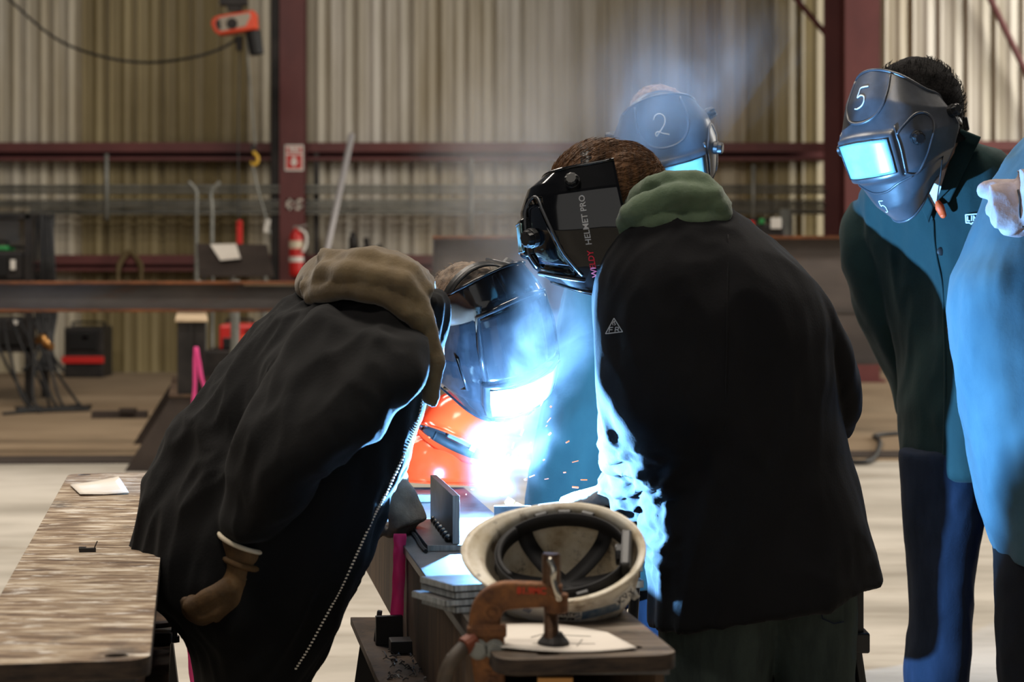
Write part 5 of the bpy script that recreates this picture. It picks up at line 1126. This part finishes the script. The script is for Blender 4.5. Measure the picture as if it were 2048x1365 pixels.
boot(pD, PX(1875, 4.75), 4.73, -1, -.8); boot(pD, PX(2046, 4.69), 4.69, -1, -.6)
hair_mb(HD + RD @ Vector((0, -.012, .022)), RD, 1.08, -.06, .05, .012, .004, 60).build('hair', M['hairblack'], pD, smooth=True)
hair_strands(HD + RD @ Vector((0, -.012, .022)), RD, 1600, 21, M['hairblack'], pD, -.06, .012, .0006, .013, s=1.08, sweep=(0, -.2, .5))
def on_cam(pxs, bv, off_=.004): return on_surface(pxs, bv, off_)
# shirt, collar flaps, placket, snap, earplug, logo
def patch_px(name, m, par, quad_, bv, off_, n=8, solid=.003):
    """a piece of cloth lying on a surface, its four corners (clockwise from top left) given in the photograph"""
    a, b_, c_, d = [Vector((x, y, 0)) for x, y in quad_]; mb = MB(); o_ = Vector((0, 0, H)); last = None
    for j in range(n + 1):
        for i in range(n + 1):
            q = a.lerp(b_, i / n).lerp(d.lerp(c_, i / n), j / n); dr = (P(q.x, q.y, 4) - o_).normalized(); h = bv.ray_cast(o_, dr)
            if h[0] is not None: last = h[0].y
            mb.v.append(P(q.x, q.y, (h[0].y if h[0] is not None else (last or 4.55)) - off_))
    mb.f = [(j * (n + 1) + i, j * (n + 1) + i + 1, (j + 1) * (n + 1) + i + 1, (j + 1) * (n + 1) + i) for j in range(n) for i in range(n)]
    return mb.build(name, m, par, smooth=True, fix=False, solid=solid)
patch_px('tshirt', M['white_cloth'], pD, [(1836, 330), (1922, 318), (1880, 412), (1866, 414)], bvD, .008)
patch_px('collar', M['teal'], pD, [(1922, 258), (1962, 274), (1900, 404), (1872, 414)], bvD, .016, solid=.006)
patch_px('collar', M['teal'], pD, [(1822, 358), (1842, 362), (1868, 414), (1858, 446)], bvD, .014, solid=.006)
pl = on_surface([(1866, 440), (1868, 480), (1874, 520), (1884, 570), (1888, 640), (1890, 720), (1890, 800), (1888, 880), (1886, 940)], bvD, .002)
if len(pl) > 3: b = MB(); b.tube(spline(pl, 6), .003, 6); b.build('placket_edge', M['teal'], pD, smooth=True)
for x, y in ((1882, 503), (1900, 660)):
    s_ = on_surface([(x, y)], bvD, .001)
    if s_: b = MB(); b.ball(s_[0], (.010, .004, .010)); b.build('snap', M['dark_steel'], pD, smooth=True)
ep = on_surface([(1874, 402), (1886, 430)], bvD, .034)
if len(ep) == 2:
    b = MB(); b.tube([ep[0], ep[0].lerp(ep[1], .45), ep[1]], [.005, .011, .008], 10); b.ball(ep[1], .008); tag(b.build('earplug', M['copper'], pD, smooth=True), 'orange foam earplug')
    b = MB(); b.tube(spline([P(1905, 240, 4.51), P(1888, 300, 4.47), P(1880, 360, 4.47), ep[0]]), .0016, 5); b.build('earplug_cord', M['strap'], pD, smooth=True)
lg = MB()
for seg in ([(1931, 430), (1958, 428), (1958, 444), (1944, 446), (1943, 449), (1939, 446), (1932, 446), (1931, 430)], [(1935, 433), (1935, 442), (1940, 442)], [(1943, 432), (1943, 442)], [(1947, 442), (1947, 432), (1953, 441), (1953, 432)]):
    q = stroke_px(seg, 2.2, bvD); lg.add(q.v, q.f)
lg.build('chest_logo', M['chalk'], pD, fix=False)['label'] = 'white outlined LIN logo on the chest'
he, sh, off, line = helmet('satin black welding helmet with a chalked 5, on the person at right', HD + RD @ Vector((0, 0, -.012)), RD, 'satin', M['satin'], 1.0)
digit(line, FIVE, 2, .10, 13, .13, M['chalk']); digit(line, FIVE, 6, .84, 9, .08, M['chalk'], .0010)

# ================= person E: at the right edge
pE = person('person at the right edge in long blue coat with a gloved hand raised', P(2160, 1300, 4.32).x, 4.32)
E_torso = [(2080, 250, 2220, 250, 4.34, .08), (2010, 330, 2300, 330, 4.34, .12), (1962, 420, 2330, 420, 4.33, .15), (1926, 510, 2330, 510, 4.32, .165), (1897, 575, 2325, 575, 4.31, .17), (1902, 680, 2320, 680, 4.31, .17), (1925, 800, 2315, 800, 4.31, .17), (1952, 940, 2310, 940, 4.31, .17), (1978, 1050, 2305, 1050, 4.31, .17), (2000, 1124, 2300, 1126, 4.31, .17)]
E_legs = [[(1996, 1060, 2140, 1060, 4.32, .12), (1997, 1200, 2125, 1200, 4.32, .10), (1999, 1365, 2115, 1365, 4.32, .09), (2015, 1580, 2105, 1580, 4.32, .07)], [(2140, 1060, 2290, 1060, 4.34, .12), (2150, 1365, 2270, 1365, 4.34, .09), (2160, 1590, 2250, 1590, 4.34, .07)]]
E_sleeve = [(2230, 330, 2330, 360, 4.32, .09), (2230, 470, 2330, 480, 4.20, .085), (2160, 470, 2230, 540, 4.10, .07), (2110, 400, 2130, 500, 4.08, .06)]
HE_ = P(2165, 178, 4.30); RE = rot(115, -15, 0)
hE = head_mb(HE_, RE); nk = MB(); nk.tube([P(2150, 280, 4.34), HE_], [.064, .056], 14)
body(pE, [E_torso, E_sleeve] + E_legs, [hE, nk], .02)
cloth('trousers', M['darkpants'], pE, E_legs, voxel=.012, wr=folds((9, 9, 6), .006))
cloth('coat', M['suede_apron'], pE, [E_torso, E_sleeve], wr=folds((7, 7, 2.0), .010, 18, .004, .006), voxel=.009)
boot(pE, PX(2060, 4.32), 4.30, -1, -.4); boot(pE, PX(2205, 4.34), 4.32, -1, -.4)
hair_mb(HE_, RE, 1.02, -.05, .05, .010, .006, 80).build('hair', M['hairblack'], pE, smooth=True)
gE = cloth('glove', M['suedeG'], pE, [[(2036, 335, 2040, 452, 4.09, .050), (2062, 342, 2070, 466, 4.09, .060), (2120, 360, 2130, 492, 4.09, .066)]],
      [hand_mb(basis(P(2096, 402, 4.09), (-1, .06, -.10), (.1, .9, -.4)), 1.22, curl=(78, 70, 40), thumb=(.5, .8, -.5), r=.0155)], .005, 4, lambda p: .006 * noise.noise(p * 16) + .003 * noise.noise(p * 40))
bvG = world_bvh(gE)
gs = on_surface([(2030, 345), (2036, 380), (2040, 400), (2040, 430), (2046, 455)], bvG, .001)
if len(gs) > 3: b = MB(); b.tube(spline(gs, 5), .0022, 6); b.build('glove_seam', M['strap'], pE, smooth=True)

# ------------------------------------------------------------------ arc, sparks, smoke
b = MB(); b.ball(ARC + Vector((0, .0, .008)), .007); tag(b.build('welding_arc', M['arc'], None, smooth=True), 'blinding white blue welding arc on the base plate', 'arc')
random.seed(21); b = MB()
for k in range(34):
    a = random.uniform(-2.6, .6); rr = random.uniform(.02, .30) * random.uniform(.5, 1); el = random.uniform(.0, 1.25)
    d = Vector((math.cos(el) * (1 if random.random() < .75 else -1) * random.uniform(.3, 1), random.uniform(-.5, .3), math.sin(el))).normalized()
    p = ARC + d * rr; L = random.uniform(.002, .014); b.tube([p, p + (d + Vector((0, 0, -.2))).normalized() * L], [random.uniform(.0008, .0022)] * 2, 5)
tag(b.build('sparks', M['spark'], None), 'orange sparks flying from the weld', 'sparks', None, 'stuff')

def smoke(name, label, puffs, dens, seed, nsc, res=(60, 30, 80), lo=.48, hi=.72, pad=1.05, aniso=.0, base=.0, wisp=3.0):
    """a volume grid: soft puffs along the rising plume, broken up by noise"""
    vol = bpy.data.volumes.new(name); o = bpy.data.objects.new(name, vol); C.objects.link(o)
    tag(o, label, 'smoke', None, 'stuff')
    mn = Vector([min(p[0][i] - p[1][i] * pad for p in puffs) for i in range(3)]); mx = Vector([max(p[0][i] + p[1][i] * pad for p in puffs) for i in range(3)])
    g = bpy.data.node_groups.new(name, 'GeometryNodeTree'); g.interface.new_socket('Geometry', in_out='INPUT', socket_type='NodeSocketGeometry'); g.interface.new_socket('Geometry', in_out='OUTPUT', socket_type='NodeSocketGeometry')
    N, L = g.nodes, g.links; out = N.new('NodeGroupOutput'); vc = N.new('GeometryNodeVolumeCube')
    vc.inputs['Min'].default_value = mn; vc.inputs['Max'].default_value = mx
    for ax, r in zip('XYZ', res): vc.inputs['Resolution ' + ax].default_value = r
    pos = N.new('GeometryNodeInputPosition'); tot = None
    def math_(op, a, b_=None, c_=None):
        n = N.new('ShaderNodeMath'); n.operation = op
        for i, x in enumerate((a, b_, c_)):
            if x is None: continue
            if isinstance(x, (int, float)): n.inputs[i].default_value = x
            else: L.new(x, n.inputs[i])
        return n.outputs[0]
    def vm(op, a, b_):
        n = N.new('ShaderNodeVectorMath'); n.operation = op; L.new(a, n.inputs[0])
        if isinstance(b_, Vector): n.inputs[1].default_value = b_
        else: L.new(b_, n.inputs[1])
        return n
    # swirl the position a little so that the puffs lose their round outline
    wn = N.new('ShaderNodeTexNoise'); wn.inputs['Scale'].default_value = wisp; wn.inputs['Detail'].default_value = 2
    L.new(vm('ADD', pos.outputs[0], Vector((seed, 0, 0))).outputs[0], wn.inputs['Vector'])
    wv = vm('SUBTRACT', wn.outputs['Color'], Vector((.5, .5, .5))).outputs[0]
    sc_ = N.new('ShaderNodeVectorMath'); sc_.operation = 'SCALE'; L.new(wv, sc_.inputs[0]); sc_.inputs['Scale'].default_value = .16
    pw = vm('ADD', pos.outputs[0], sc_.outputs[0]).outputs[0]
    for c_, r, a in puffs:
        d = vm('DIVIDE', vm('SUBTRACT', pw, Vector(c_)).outputs[0], Vector(r)); ln = N.new('ShaderNodeVectorMath'); ln.operation = 'LENGTH'; L.new(d.outputs[0], ln.inputs[0])
        f = math_('MAXIMUM', math_('SUBTRACT', 1.0, ln.outputs['Value']), 0.0); f = math_('MULTIPLY', math_('POWER', f, 1.3), a); tot = f if tot is None else math_('ADD', tot, f)
    nz = N.new('ShaderNodeTexNoise'); nz.inputs['Scale'].default_value = nsc; nz.inputs['Detail'].default_value = 5; nz.inputs['Roughness'].default_value = .6; nz.inputs['Distortion'].default_value = .8
    L.new(vm('MULTIPLY', pw, Vector((1, 1, .6))).outputs[0], nz.inputs['Vector'])
    mr = N.new('ShaderNodeMapRange'); mr.inputs['From Min'].default_value = lo; mr.inputs['From Max'].default_value = hi; mr.inputs['To Min'].default_value = base; L.new(nz.outputs['Fac'], mr.inputs[0])
    den = math_('MULTIPLY', math_('MULTIPLY', tot, mr.outputs[0]), dens)
    L.new(den, vc.inputs['Density']); 
    sm = N.new('GeometryNodeSetMaterial'); L.new(vc.outputs[0], sm.inputs[0]); L.new(sm.outputs[0], out.inputs[0])
    m = bpy.data.materials.new(name); m.use_nodes = True; m.node_tree.nodes.remove(m.node_tree.nodes['Principled BSDF'])
    pv = m.node_tree.nodes.new('ShaderNodeVolumePrincipled'); pv.inputs['Density'].default_value = 1.0; pv.inputs['Color'].default_value = (.9, .92, .95, 1); pv.inputs['Anisotropy'].default_value = aniso
    m.node_tree.links.new(pv.outputs[0], m.node_tree.nodes['Material Output'].inputs['Volume'])
    sm.inputs['Material'].default_value = m; vol.materials.append(m)
    md = o.modifiers.new('smoke', 'NODES'); md.node_group = g
    return o
def pf_(px, py, Y, rx, ry, rz, a): return (P(px, py, Y), Vector((rx, ry, rz)), a)
smoke('smoke_plume', 'dense blue lit welding smoke rising from the arc past the left helmet',
      [pf_(998, 985, 4.18, .075, .06, .07, .02), pf_(1012, 920, 4.14, .10, .07, .10, .2), pf_(1045, 850, 4.10, .10, .08, .12, .75), pf_(1080, 780, 4.08, .11, .08, .14, 1.2), pf_(1025, 730, 4.06, .10, .05, .12, .8),
       pf_(1100, 690, 4.14, .10, .10, .16, 1.4), pf_(1110, 600, 4.2, .10, .1, .14, 1.2), pf_(1040, 630, 4.08, .08, .05, .10, .4)], 2.2, 3.0, 9.0, (90, 56, 150), .42, .66, base=.05, wisp=6.0)
smoke('smoke_haze', 'thin blue smoke haze drifting up in front of the back wall',
      [pf_(1060, 480, 4.35, .20, .12, .30, .8), pf_(1010, 330, 4.4, .24, .14, .26, .7), pf_(1120, 230, 4.45, .30, .15, .26, .9), pf_(1290, 150, 4.5, .34, .15, .22, .5), pf_(1430, 120, 4.5, .22, .14, .22, .5), pf_(960, 520, 4.4, .22, .12, .2, .4)],
      4.6, 8.0, 3.2, (80, 30, 90), .40, .66, base=.12, wisp=3.0)
